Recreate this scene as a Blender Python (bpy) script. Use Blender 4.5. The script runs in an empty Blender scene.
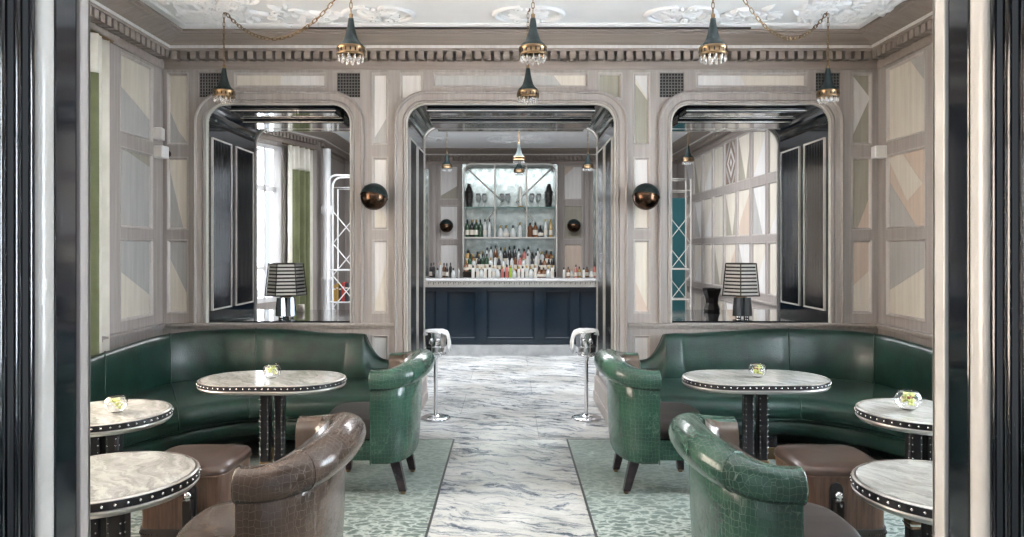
import bpy, bmesh, math, random
from math import pi, sin, cos, sqrt, radians as rad
from mathutils import Vector, Matrix
random.seed(7)
SC = bpy.context.scene
COL = SC.collection
F = 720.0            # focal length in pixels of the 1024 px frame

# ------------------------------------------------------------ materials
def mat(name, col=(.5, .5, .5), rough=.5, metal=0.0, spec=.5, coat=0, trans=0, ior=1.45, emit=None, estr=0):
    m = bpy.data.materials.new(name); m.use_nodes = True
    b = m.node_tree.nodes['Principled BSDF']
    b.inputs['Base Color'].default_value = (*col, 1)
    b.inputs['Roughness'].default_value = rough
    b.inputs['Metallic'].default_value = metal
    b.inputs['Specular IOR Level'].default_value = spec
    b.inputs['Coat Weight'].default_value = coat
    b.inputs['Coat Roughness'].default_value = .08
    b.inputs['Transmission Weight'].default_value = trans
    b.inputs['IOR'].default_value = ior
    if emit:
        b.inputs['Emission Color'].default_value = (*emit, 1)
        b.inputs['Emission Strength'].default_value = estr
    return m

def N(m, t, **kw):
    n = m.node_tree.nodes.new(t)
    for k, v in kw.items():
        if k in n.inputs: n.inputs[k].default_value = v
        else: setattr(n, k, v)
    return n
def L(m, a, ao, b, bi): m.node_tree.links.new(a.outputs[ao], b.inputs[bi])
def bsdf(m): return m.node_tree.nodes['Principled BSDF']
def coords(m, scale=(1, 1, 1), rot=(0, 0, 0), kind='Object'):
    tc = N(m, 'ShaderNodeTexCoord'); mp = N(m, 'ShaderNodeMapping')
    mp.inputs['Scale'].default_value = scale; mp.inputs['Rotation'].default_value = rot
    L(m, tc, kind, mp, 'Vector'); return mp
def ramp(m, stops, interp='LINEAR'):
    r = N(m, 'ShaderNodeValToRGB'); cr = r.color_ramp; cr.interpolation = interp
    while len(cr.elements) < len(stops): cr.elements.new(.5)
    for e, (p, c) in zip(cr.elements, stops):
        e.position = p; e.color = (*c, 1) if len(c) == 3 else c
    return r
def bump(m, src, out, strength=.2, dist=.01):
    b = N(m, 'ShaderNodeBump'); b.inputs['Strength'].default_value = strength; b.inputs['Distance'].default_value = dist
    L(m, src, out, b, 'Height'); L(m, b, 'Normal', bsdf(m), 'Normal'); return b

def grain(name, c1, c2, rough=.5, scale=(28, 28, 1.6), bstr=.03, spec=.4):
    m = mat(name, c1, rough, spec=spec)
    mp = coords(m, scale)
    n = N(m, 'ShaderNodeTexNoise', Scale=1.0, Detail=6.0, Roughness=.65); L(m, mp, 'Vector', n, 'Vector')
    r = ramp(m, [(.3, c1), (.7, c2)]); L(m, n, 'Fac', r, 'Fac'); L(m, r, 'Color', bsdf(m), 'Base Color')
    bump(m, n, 'Fac', bstr, .004)
    return m
def cloudy(name, c1, c2, rough=.5, scale=4, detail=5, metal=0, coat=0, spec=.5):
    m = mat(name, c1, rough, metal, spec, coat)
    mp = coords(m, (scale,)*3)
    n = N(m, 'ShaderNodeTexNoise', Scale=1.0, Detail=float(detail), Roughness=.6); L(m, mp, 'Vector', n, 'Vector')
    r = ramp(m, [(.35, c1), (.68, c2)]); L(m, n, 'Fac', r, 'Fac'); L(m, r, 'Color', bsdf(m), 'Base Color')
    return m
def croc(name, base, dark, line, rough=.3, scale=26, lw=.07, bs=.55, coat=.3):
    m = mat(name, base, rough, coat=coat)
    mp = coords(m, (scale, scale, scale*.8))
    wn = N(m, 'ShaderNodeTexNoise', Scale=.35, Detail=2.0); L(m, mp, 'Vector', wn, 'Vector')
    ad = N(m, 'ShaderNodeVectorMath', operation='MULTIPLY_ADD'); ad.inputs[1].default_value = (1.0,)*3
    L(m, wn, 'Color', ad, 0); L(m, mp, 'Vector', ad, 2)
    v = N(m, 'ShaderNodeTexVoronoi', feature='DISTANCE_TO_EDGE', Scale=1.0, Randomness=.32); L(m, ad, 'Vector', v, 'Vector')
    r = ramp(m, [(0, (0, 0, 0)), (lw*1.6, (1, 1, 1))]); L(m, v, 'Distance', r, 'Fac')
    n2 = N(m, 'ShaderNodeTexNoise', Scale=.16, Detail=4.0); L(m, mp, 'Vector', n2, 'Vector')
    r2 = ramp(m, [(.35, dark), (.65, base)]); L(m, n2, 'Fac', r2, 'Fac')
    mx = N(m, 'ShaderNodeMix', data_type='RGBA'); L(m, r, 'Color', mx, 0)
    mx.inputs[6].default_value = (*line, 1); L(m, r2, 'Color', mx, 7)
    L(m, mx, 2, bsdf(m), 'Base Color')
    bump(m, r, 'Color', bs, .003)
    return m

M = {}
M['wood'] = grain('limed_oak', (.275, .248, .230), (.385, .352, .330), .5, (34, 34, 1.2), .03)
M['bead_wood'] = grain('highlit_oak_bead', (.36, .33, .31), (.48, .445, .42), .3, (34, 34, 1.2), .02, .6)  # glossier, with the edge highlight put into a lighter bead colour
M['walnut'] = grain('walnut_inlay', (.17, .12, .09), (.26, .19, .15), .45)
M['cornice'] = grain('limed_oak_cornice', (.235, .198, .175), (.325, .28, .25), .45, (1.2, 28, 28), .03)
M['cream'] = grain('sycamore_veneer', (.56, .52, .45), (.68, .64, .56), .45)
M['pale'] = grain('silver_veneer', (.58, .57, .555), (.72, .71, .695), .4)
M['grey'] = grain('grey_veneer', (.36, .36, .35), (.46, .455, .44), .45)
M['olive'] = grain('olive_grey_veneer', (.27, .26, .21), (.36, .34, .28), .45)
M['tan'] = grain('tan_veneer', (.48, .39, .32), (.60, .50, .42), .45)
M['plaster'] = cloudy('white_plaster', (.80, .825, .85), (.86, .88, .90), .6, 3)
M['lacquer'] = mat('black_lacquer', (.006, .008, .012), .07, spec=.6, coat=.5)
M['lacquer_step'] = mat('smoked_lacquer', (.02, .026, .034), .10, spec=.7, coat=.6)
M['flute'] = mat('fluted_black_glass', (.004, .006, .009), .10, spec=.6, coat=.3)
M['nickel'] = cloudy('satin_nickel', (.62, .60, .56), (.75, .73, .69), .28, 12, metal=.9)
M['ivory'] = cloudy('ivory_lacquer', (.50, .48, .445), (.60, .58, .545), .3, 7, coat=.3)
M['chrome'] = mat('polished_chrome', (.75, .76, .78), .08, 1)
M['brass'] = mat('aged_brass', (.22, .15, .085), .3, 1)
M['bronze'] = mat('copper_bronze', (.085, .05, .032), .24, 1)
M['patina'] = cloudy('green_patina', (.006, .014, .015), (.018, .032, .032), .45, 40, metal=.3)
M['blackleather'] = mat('black_leather', (.012, .012, .014), .4)
M['stud'] = mat('nickel_stud', (.8, .8, .8), .15, 1)
M['green'] = croc('green_crocodile_leather', (.027, .088, .056), (.014, .048, .033), (.06, .128, .095), .27, 50, lw=.035, bs=.4)
M['sofa_green'] = croc('green_sofa_leather', (.010, .044, .030), (.005, .021, .016), (.004, .018, .013), .33, 54, .035, .25, coat=.1)
M['brown'] = croc('brown_crocodile_leather', (.098, .062, .043), (.048, .031, .022), (.13, .092, .07), .24, 50, lw=.035, bs=.35)
M['bronze_leather'] = cloudy('bronze_leather', (.065, .047, .036), (.13, .098, .074), .25, 5, coat=.4)
M['seat_leather'] = cloudy('dark_brown_leather', (.024, .018, .016), (.045, .035, .03), .42, 6)
M['copper_leather'] = grain('copper_leather', (.055, .030, .021), (.17, .095, .062), .32, (55, 55, 3), .25, .5)
M['copper_top'] = cloudy('copper_leather_top', (.05, .031, .025), (.095, .060, .047), .3, 5, coat=.3)
M['darkwood'] = cloudy('dark_lacquered_wood', (.02, .014, .018), (.05, .035, .04), .25, 20, coat=.4)
M['pewter'] = mat('pewter', (.52, .51, .48), .3, .8)
M['pewter_top'] = mat('pewter_counter', (.60, .61, .62), .25, .5)
M['navy'] = mat('navy_lacquer', (.003, .011, .021), .16, coat=.2)
M['kick'] = cloudy('grey_stone', (.30, .32, .33), (.42, .44, .45), .35, 6)
M['glass'] = mat('clear_glass', (1, 1, 1), .0, trans=1, ior=1.35)
M['pane'] = mat('window_glass', (1, 1, 1), .0, trans=1, ior=1.02)
M['water'] = mat('crystal', (.95, .97, .98), .02, trans=.85, ior=1.5)
M['mirror'] = cloudy('antique_mirror', (.20, .24, .23), (.40, .45, .44), .22, 9, metal=1)
M['petal'] = cloudy('chartreuse_petals', (.52, .60, .12), (.80, .83, .42), .5, 60)
M['petal_pale'] = cloudy('pale_petals', (.75, .80, .50), (.92, .93, .82), .5, 60)
M['fruit_red'] = mat('dusty_rose', (.40, .16, .12), .5)
M['cloth'] = mat('white_napkin', (.80, .82, .82), .8)
M['cream_cloth'] = cloudy('cream_curtain', (.62, .60, .52), (.74, .72, .66), .9, 3)
M['green_cloth'] = cloudy('olive_green_curtain', (.135, .15, .075), (.19, .21, .11), .9, 3)
M['white'] = mat('white_paint', (.78, .78, .78), .4)
M['whitemetal'] = mat('white_metal', (.82, .84, .85), .3)
M['slat'] = mat('pale_slat', (.62, .61, .58), .4)
M['darkmetal'] = mat('dark_bronze_metal', (.035, .03, .028), .35, .7)
M['smoke'] = mat('smoked_glass_base', (.10, .115, .13), .12, .5, coat=.5)
M['ventdark'] = mat('vent_shadow', (.02, .02, .02), .8)
M['vent'] = mat('vent_grille', (.14, .135, .13), .5)
M['teal'] = mat('teal_panel', (.012, .085, .10), .35)
M['redbook'] = mat('red_book', (.45, .05, .04), .6)
M['bookdark'] = mat('dark_book', (.05, .05, .06), .6)
M['shelfglass'] = mat('green_glass_shelf', (.25, .50, .44), .05, trans=.6, ior=1.3)

def marble(name, rot, c_hi, c_mid, c_dk, sc=1.0):
    m = mat(name, c_hi, .16, spec=.5)
    mp = coords(m, (sc, sc, sc), (0, 0, rot))
    n1 = N(m, 'ShaderNodeTexNoise', Scale=1.1, Detail=6.0, Roughness=.6); L(m, mp, 'Vector', n1, 'Vector')
    ad = N(m, 'ShaderNodeVectorMath', operation='MULTIPLY_ADD'); ad.inputs[1].default_value = (.8, .8, .8)
    L(m, n1, 'Color', ad, 0); L(m, mp, 'Vector', ad, 2)
    st = N(m, 'ShaderNodeMapping'); st.inputs['Scale'].default_value = (1.5, 7.5, 1); L(m, ad, 'Vector', st, 'Vector')
    n2 = N(m, 'ShaderNodeTexNoise', Scale=1.3, Detail=9.0, Roughness=.68, Distortion=.9); L(m, st, 'Vector', n2, 'Vector')
    r = ramp(m, [(.37, c_dk), (.44, c_mid), (.50, c_hi), (.60, (.72, .725, .70)), (.74, c_mid)])
    L(m, n2, 'Fac', r, 'Fac')
    n3 = N(m, 'ShaderNodeTexNoise', Scale=.9, Detail=3.0); L(m, mp, 'Vector', n3, 'Vector')
    r3 = ramp(m, [(.4, (.62, .61, .58)), (.62, (1, 1, 1))]); L(m, n3, 'Fac', r3, 'Fac')
    mx = N(m, 'ShaderNodeMix', data_type='RGBA', blend_type='MULTIPLY'); mx.inputs[0].default_value = .8
    L(m, r, 'Color', mx, 6); L(m, r3, 'Color', mx, 7)
    return m, mx
m, mx = marble('veined_floor_marble', .35, (.62, .64, .63), (.38, .415, .44), (.12, .145, .18), 1.7)
br = N(m, 'ShaderNodeTexBrick', offset=.5); br.inputs['Scale'].default_value = 1.0
br.inputs['Brick Width'].default_value = 1.35; br.inputs['Row Height'].default_value = .86; br.inputs['Mortar Size'].default_value = .002
br.inputs['Color1'].default_value = (1, 1, 1, 1); br.inputs['Color2'].default_value = (.92, .93, .95, 1); br.inputs['Mortar'].default_value = (.45, .46, .47, 1)
mpb = coords(m); mpb.inputs['Location'].default_value = (.4375, -5.63+.86*8, 0)
L(m, mpb, 'Vector', br, 'Vector')
mm = N(m, 'ShaderNodeMix', data_type='RGBA', blend_type='MULTIPLY'); mm.inputs[0].default_value = 1
L(m, mx, 2, mm, 6); L(m, br, 'Color', mm, 7); L(m, mm, 2, bsdf(m), 'Base Color')
M['floor_tiles'] = m
m, mx = marble('veined_runner_marble', .35, (.60, .62, .60), (.36, .395, .42), (.10, .125, .16), 1.8); L(m, mx, 2, bsdf(m), 'Base Color'); M['floor'] = m
m, mx = marble('table_marble', .9, (.56, .57, .55), (.47, .48, .46), (.37, .38, .37), 2.2)
L(m, mx, 2, bsdf(m), 'Base Color'); bsdf(m).inputs['Roughness'].default_value = .12; M['tabletop'] = m
# rug: pale ground with a dark brushed scale pattern
m = mat('celadon_rug', (.4, .5, .45), .85, spec=.2)
mp = coords(m, (11, 20, 11))
n0 = N(m, 'ShaderNodeTexNoise', Scale=1.2, Detail=3.0); L(m, mp, 'Vector', n0, 'Vector')
ad = N(m, 'ShaderNodeVectorMath', operation='MULTIPLY_ADD'); ad.inputs[1].default_value = (1.6,)*3
L(m, n0, 'Color', ad, 0); L(m, mp, 'Vector', ad, 2)
v = N(m, 'ShaderNodeTexVoronoi', feature='DISTANCE_TO_EDGE', Scale=1.0, Randomness=1.0); L(m, ad, 'Vector', v, 'Vector')
r = ramp(m, [(.05, (.42, .47, .44)), (.11, (.26, .31, .28)), (.17, (.13, .17, .155))]); L(m, v, 'Distance', r, 'Fac')
n3 = N(m, 'ShaderNodeTexNoise', Scale=60.0, Detail=2.0); tc3 = coords(m); L(m, tc3, 'Vector', n3, 'Vector')
r3 = ramp(m, [(.3, (.8, .8, .8)), (.7, (1.1, 1.1, 1.1))]); L(m, n3, 'Fac', r3, 'Fac')
mx = N(m, 'ShaderNodeMix', data_type='RGBA', blend_type='MULTIPLY'); mx.inputs[0].default_value = 1
L(m, r, 'Color', mx, 6); L(m, r3, 'Color', mx, 7)
# pattern fades into one flat tone toward the far end of the rug
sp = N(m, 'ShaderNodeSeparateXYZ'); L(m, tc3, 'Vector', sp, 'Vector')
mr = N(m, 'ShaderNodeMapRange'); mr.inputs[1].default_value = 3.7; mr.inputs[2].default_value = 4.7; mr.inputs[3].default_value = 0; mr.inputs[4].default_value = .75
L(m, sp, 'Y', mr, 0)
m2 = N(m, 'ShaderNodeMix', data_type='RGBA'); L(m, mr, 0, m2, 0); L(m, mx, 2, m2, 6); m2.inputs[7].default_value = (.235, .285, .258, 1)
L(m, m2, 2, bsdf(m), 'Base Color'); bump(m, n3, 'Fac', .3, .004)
M['rug'] = m
M['rugline'] = mat('dark_rug_border', (.03, .035, .035), .7)

# ------------------------------------------------------------ mesh builder
class MB:
    def __init__(s): s.v = []; s.f = []; s.mi = []; s.sm = []; s.mats = []
    def m(s, name):
        if name not in s.mats: s.mats.append(name)
        return s.mats.index(name)
    def add(s, vs, fs, mt, smooth=False, T=None):
        o = len(s.v); k = s.m(mt)
        for p in vs:
            p = Vector(p)
            s.v.append(T @ p if T is not None else p)
        for f in fs:
            s.f.append([o+i for i in f]); s.mi.append(k); s.sm.append(smooth)
        return s
    def box(s, x0, x1, y0, y1, z0, z1, mt, T=None):
        vs = [(x0,y0,z0),(x1,y0,z0),(x1,y1,z0),(x0,y1,z0),(x0,y0,z1),(x1,y0,z1),(x1,y1,z1),(x0,y1,z1)]
        fs = [(0,3,2,1),(4,5,6,7),(0,1,5,4),(1,2,6,5),(2,3,7,6),(3,0,4,7)]
        return s.add(vs, fs, mt, False, T)
    def bbox(s, x0, x1, y0, y1, z0, z1, mt, b=.004, T=None):
        """box with chamfered edges"""
        bm = bmesh.new(); bmesh.ops.create_cube(bm, size=1)
        for v in bm.verts:
            v.co = Vector(((x0+x1)/2+v.co.x*(x1-x0), (y0+y1)/2+v.co.y*(y1-y0), (z0+z1)/2+v.co.z*(z1-z0)))
        bmesh.ops.bevel(bm, geom=bm.edges[:], offset=b, segments=2, profile=.5, affect='EDGES')
        bm.verts.index_update()
        s.add([v.co.copy() for v in bm.verts], [[v.index for v in f.verts] for f in bm.faces], mt, True if b > .012 else False, T)
        bm.free(); return s
    def loft(s, secs, mt, closed=True, caps=True, smooth=True, loop=False, T=None):
        n = len(secs[0]); vs = [p for q in secs for p in q]; fs = []
        k = len(secs)
        for i in range(k if loop else k-1):
            a = i*n; b = ((i+1) % k)*n
            for j in range(n if closed else n-1):
                j2 = (j+1) % n
                fs.append((a+j, a+j2, b+j2, b+j))
        s.add(vs, fs, mt, smooth, T)
        if caps and closed and not loop:
            s.add(secs[0], [tuple(range(n))[::-1]], mt, False, T); s.add(secs[-1], [tuple(range(n))], mt, False, T)
        return s
    def lathe(s, prof, mt, seg=24, c=(0, 0, 0), smooth=True, caps=True, T=None, phase=0):
        secs = [[(c[0]+r*cos(2*pi*j/seg+phase), c[1]+r*sin(2*pi*j/seg+phase), c[2]+z) for j in range(seg)] for r, z in prof]
        return s.loft(secs, mt, True, caps, smooth, T=T)
    def tube(s, pts, r, mt, seg=8, loop=False, caps=True, T=None, smooth=True):
        pts = [Vector(p) for p in pts]; n = len(pts); secs = []; up = None
        rr = r if isinstance(r, (list, tuple)) else [r]*n
        for i, p in enumerate(pts):
            if loop: t = pts[(i+1) % n]-pts[i-1]
            else: t = pts[min(i+1, n-1)]-pts[max(i-1, 0)]
            t.normalize()
            if up is None:
                up = Vector((0, 0, 1)) if abs(t.z) < .9 else Vector((1, 0, 0))
            a = t.cross(up).normalized(); up = a.cross(t).normalized()
            secs.append([tuple(p+rr[i]*(cos(2*pi*j/seg)*a+sin(2*pi*j/seg)*up)) for j in range(seg)])
        return s.loft(secs, mt, True, caps and not loop, smooth, loop, T)
    def sphere(s, c, r, mt, seg=12, ring=8, sc=(1, 1, 1), T=None):
        vs = [(c[0], c[1], c[2]-r*sc[2])]
        for i in range(1, ring):
            a = -pi/2+pi*i/ring
            for j in range(seg):
                vs.append((c[0]+r*sc[0]*cos(a)*cos(2*pi*j/seg), c[1]+r*sc[1]*cos(a)*sin(2*pi*j/seg), c[2]+r*sc[2]*sin(a)))
        vs.append((c[0], c[1], c[2]+r*sc[2])); fs = []
        for j in range(seg): fs.append((0, 1+(j+1) % seg, 1+j))
        for i in range(ring-2):
            for j in range(seg):
                a = 1+i*seg; fs.append((a+j, a+(j+1) % seg, a+seg+(j+1) % seg, a+seg+j))
        a = 1+(ring-2)*seg; t = len(vs)-1
        for j in range(seg): fs.append((a+j, a+(j+1) % seg, t))
        return s.add(vs, fs, mt, True, T)
    def prism(s, poly, y0, y1, mt, mp=lambda u, w, d: (u, d, w)):
        """polygon in (u,w), thickness in d"""
        n = len(poly); vs = [mp(u, w, y0) for u, w in poly]+[mp(u, w, y1) for u, w in poly]
        fs = [tuple(range(n)), tuple(range(2*n-1, n-1, -1))]+[(i, (i+1) % n, n+(i+1) % n, n+i) for i in range(n)]
        return s.add(vs, fs, mt)
    def build(s, name, parent=None, recalc=True):
        me = bpy.data.meshes.new(name)
        me.from_pydata([tuple(v) for v in s.v], [], s.f)
        for k in s.mats: me.materials.append(M[k])
        me.polygons.foreach_set('material_index', s.mi); me.polygons.foreach_set('use_smooth', s.sm)
        me.update()
        if recalc:
            bm = bmesh.new(); bm.from_mesh(me); bmesh.ops.recalc_face_normals(bm, faces=bm.faces[:]); bm.to_mesh(me); bm.free()
        o = bpy.data.objects.new(name, me); COL.objects.link(o)
        if parent is not None: o.parent = parent
        return o

def thing(name, label, cat, loc=(0, 0, 0), rz=0, group=None):
    o = bpy.data.objects.new(name, None); COL.objects.link(o); o.empty_display_size = .1
    o.location = loc; o.rotation_euler = (0, 0, rz); o['label'] = label; o['category'] = cat
    if group: o['group'] = group
    return o
def tag(o, label, cat, group=None):
    o['label'] = label; o['category'] = cat
    if group: o['group'] = group
    return o
def structure(o): o['kind'] = 'structure'; return o
def kids(o): return [c for c in bpy.data.objects if c.parent == o]
def dup(root, loc=None, rz=None, label=None, group=None, parent=None):
    r = root.copy(); COL.objects.link(r); r.parent = parent
    if loc is not None: r.location = loc
    if rz is not None: r.rotation_euler = (0, 0, rz)
    if label: r['label'] = label
    if group: r['group'] = group
    for ch in kids(root):
        if ch is r: continue
        dup(ch, parent=r)
    return r

def sweep(path, prof, mapf, mt, mb, closed_prof=True, loop=False, smooth=False, caps=True):
    """mitred sweep. path: 2D points; prof: (n,h) with n along the left normal"""
    P = [Vector(p) for p in path]; n = len(P); secs = []
    for i, p in enumerate(P):
        if loop: a, b = P[i-1], P[(i+1) % n]
        else: a, b = P[max(i-1, 0)], P[min(i+1, n-1)]
        d1 = (p-a) if (p-a).length > 1e-9 else (b-p); d2 = (b-p) if (b-p).length > 1e-9 else (p-a)
        d1.normalize(); d2.normalize()
        n1 = Vector((-d1.y, d1.x)); n2 = Vector((-d2.y, d2.x)); mn = (n1+n2).normalized()
        k = 1/max(.3, mn.dot(n1))
        secs.append([mapf(p.x+mn.x*u*k, p.y+mn.y*u*k, h) for u, h in prof])
    mb.loft(secs, mt, closed_prof, caps, smooth, loop)

# ------------------------------------------------------------ architecture helpers
def arch(x0, x1, z0, z1, r, seg=10, rb=0):
    """open path: bottom-left up, over, down to bottom-right (for normals pointing outward-left)"""
    p = [(x0, z0)]
    for i in range(seg+1):
        a = pi-pi/2*i/seg; p.append((x0+r+r*cos(a), z1-r+r*sin(a)))
    for i in range(seg+1):
        a = pi/2-pi/2*i/seg; p.append((x1-r+r*cos(a), z1-r+r*sin(a)))
    p.append((x1, z0)); return p
def slab(name, outer, holes, d0, d1, mapf, mt, bevel=0, parent=None):
    cu = bpy.data.curves.new('outline', 'CURVE'); cu.dimensions = '2D'; cu.fill_mode = 'BOTH'
    cu.extrude = abs(d1-d0)/2-bevel; cu.bevel_depth = bevel; cu.bevel_resolution = 0; cu.offset = -bevel
    for pts in [outer]+holes:
        sp = cu.splines.new('POLY'); sp.points.add(len(pts)-1)
        for q, (x, y) in zip(sp.points, pts): q.co = (x, y, 0, 1)
        sp.use_cyclic_u = True
    tmp = bpy.data.objects.new('outline', cu); COL.objects.link(tmp)
    bpy.context.view_layer.update()
    me = bpy.data.meshes.new_from_object(tmp.evaluated_get(bpy.context.evaluated_depsgraph_get()))
    bpy.data.objects.remove(tmp); bpy.data.curves.remove(cu)
    mid = (d0+d1)/2
    for v in me.vertices: v.co = Vector(mapf(v.co.x, v.co.y, mid+v.co.z))
    me.materials.clear(); me.materials.append(M[mt]); me.name = name
    for p in me.polygons: p.use_smooth = False
    o = bpy.data.objects.new(name, me); COL.objects.link(o)
    if parent is not None: o.parent = parent
    return o
def rect(x0, x1, z0, z1): return [(x0, z0), (x1, z0), (x1, z1), (x0, z1)]
ROWS = [(2.36, 2.96), (1.652, 2.257), (.955, 1.567)]
LOW = (.30, .77)
def inlay(parent, mapf, r, base, polys=(), depth=.02):
    """veneer plate with marquetry set into the panel recess plus its bead moulding"""
    u0, u1, w0, w1 = r; mb = MB()
    mb.prism(rect(u0-.005, u1+.005, w0-.005, w1+.005), depth, depth+.006, base, mapf)
    for k, (pl, mt) in enumerate(polys):
        q = [(u0+(u1-u0)*a, w0+(w1-w0)*b) for a, b in pl]
        mb.prism(q, depth-.0015-.0005*k, depth+.001, mt, mapf)
    o = mb.build('panel', parent)
    mb = MB()
    sweep([(u0, w0), (u1, w0), (u1, w1), (u0, w1)], [(-.004, .004), (0, -.004), (.006, -.003), (.010, .003), (.015, .008), (.019, depth), (-.004, depth)], lambda a, b, h: mapf(a, b, h), 'bead_wood', mb, loop=True)
    mb.build('moulding', parent)

WY = 6.0
OPEN = [(-2.522, -1.311, .875, 2.706), (-.856, .889, 0, 2.706), (1.344, 2.681, .875, 2.706)]
R_IN = .165
XL, XR = -2.883, 3.075
CEIL = 3.235
front = lambda u, w, d: (u, WY+d, w)

# core wall with the three deep openings
def hole(o, m=0): return arch(o[0]-m, o[1]+m, (o[2]-m if o[2] > 0 else -.2), o[3]+m, R_IN+m)
core_outer = [(-3.6, -.02), (OPEN[1][0], -.02)]+[p for p in arch(*OPEN[1][:2], -.02, OPEN[1][3], R_IN)[1:-1]]+[(OPEN[1][1], -.02), (3.6, -.02), (3.6, 3.5), (-3.6, 3.5)]
wb = structure(slab('wall_back', core_outer, [arch(*OPEN[0], R_IN), arch(*OPEN[2], R_IN)], .026, 1.14, front, 'wood'))
PAN_BACK = []   # (u0,u1,w0,w1, base, polys)
def px(x): return (x-509)/120
def pz(y): return 1.5+(248-y)/120
def addp(x0, x1, row, base, polys=()):
    w0, w1 = ROWS[row] if isinstance(row, int) else row
    PAN_BACK.append((px(x0), px(x1), w0, w1, base, polys))
TOPR = (2.845, 2.96)
BL = [(0, 0), (1, 0), (1, .42), (0, .1)]
# far left column
addp(167, 188, 0, 'cream', [([(0, 0), (1, 0), (.5, .2), (0, .55)], 'grey')])
addp(167, 188, 1, 'cream', [([(0, .2), (.1, 0), (.75, 0), (0, .95)], 'grey')])
addp(167, 188, 2, 'grey', [([(.0, 0), (1, 0), (1, .2), (0, .8)], 'cream')])
addp(167, 188, LOW, 'grey')
addp(234, 326, (2.84, 2.96), 'pale', [([(0, 0), (.5, 0), (.5, 1), (0, 1)], 'cream')])
for a, b, s_ in ((372, 388, 0), (633.5, 650, 1)):
    if s_ == 0:
        addp(a, b, 0, 'pale', [([(0, 0), (1, 0), (1, .42), (0, .05)], 'grey')])
        addp(a, b, 1, 'pale', [([(0, 0), (1, 0), (1, .1), (0, .5)], 'cream')]); addp(a, b, 2, 'pale', [([(0, 0), (1, 0), (1, .8)], 'cream')])
    else:
        addp(a, b, 0, 'olive', [([(0, 1), (1, 1), (1, .58), (0, 1)], 'pale'), ([(0, 1), (1, .58), (.0, .9)], 'cream')])
        addp(a, b, 1, 'pale', [([(0, 0), (1, 0), (1, .6), (0, .3)], 'cream')]); addp(a, b, 2, 'cream', [([(0, 0), (1, 0), (0, .5)], 'tan')])
    addp(a, b, LOW, 'pale')
addp(400, 423, (2.74, 2.96), 'pale')
addp(433, 588, (2.84, 2.96), 'olive', [([(.0, 0), (.84, 0), (.77, 1), (0, 1)], 'grey'), ([(0, 0), (.84, 0), (.77, 1), (0, 1)], 'pale')][:1]+[([(.84, 0), (1, 0), (1, 1), (.77, 1)], 'cream')])
addp(598, 622, (2.74, 2.96), 'olive')
addp(696, 807, (2.84, 2.96), 'cream', [([(0, 0), (.45, 0), (.4, 1), (0, 1)], 'pale')])
addp(852, 872, 0, 'olive', [([(0, 1), (.95, .66), (0, .08)], 'pale')])
addp(852, 872, 1, 'olive', [([(.3, 0), (1, 0), (1, .5)], 'tan')])
addp(852, 872, 2, 'tan', [([(0, 0), (1, 0), (1, .6), (0, .35)], 'cream')])
addp(852, 872, LOW, 'tan')
VENTS = [(199, 221), (337, 360), (660, 684), (816, 840)]
holes = [rect(*p[:4]) for p in PAN_BACK]
holes += [rect(px(a), px(b), 2.757, 2.96) for a, b in VENTS]
face_outer = [(XL-.02, 0), (OPEN[1][0], 0)]+arch(*OPEN[1][:2], 0, OPEN[1][3], R_IN)[1:-1]+[(OPEN[1][1], 0), (XR+.02, 0), (XR+.02, 3.2), (XL-.02, 3.2)]
slab('panelling', face_outer, holes+[arch(*OPEN[0], R_IN), arch(*OPEN[2], R_IN)], 0, .024, front, 'wood', .003, wb)
for p in PAN_BACK: inlay(wb, front, p[:4], p[4], p[5])
# vents
for k, (a, b) in enumerate(VENTS):
    u0, u1 = px(a), px(b); mb = MB()
    mb.box(u0, u1, WY+.018, WY+.024, 2.757, 2.96, 'ventdark')
    n = 8
    for i in range(n+1):
        x = u0+(u1-u0)*i/n; mb.box(x-.003, x+.003, WY+.008, WY+.018, 2.757, 2.96, 'vent')
    for i in range(9):
        z = 2.757+.203*i/8; mb.box(u0, u1, WY+.006, WY+.016, z-.003, z+.003, 'vent')
    tag(mb.build('air_vent'), ['dark square grille at the upper left corner of the left opening', 'dark square grille at the upper right corner of the left opening',
        'dark square grille at the upper left corner of the right opening', 'dark square grille at the upper right corner of the right opening'][k], 'vent', 'ventilation grilles under the cornice')
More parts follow.
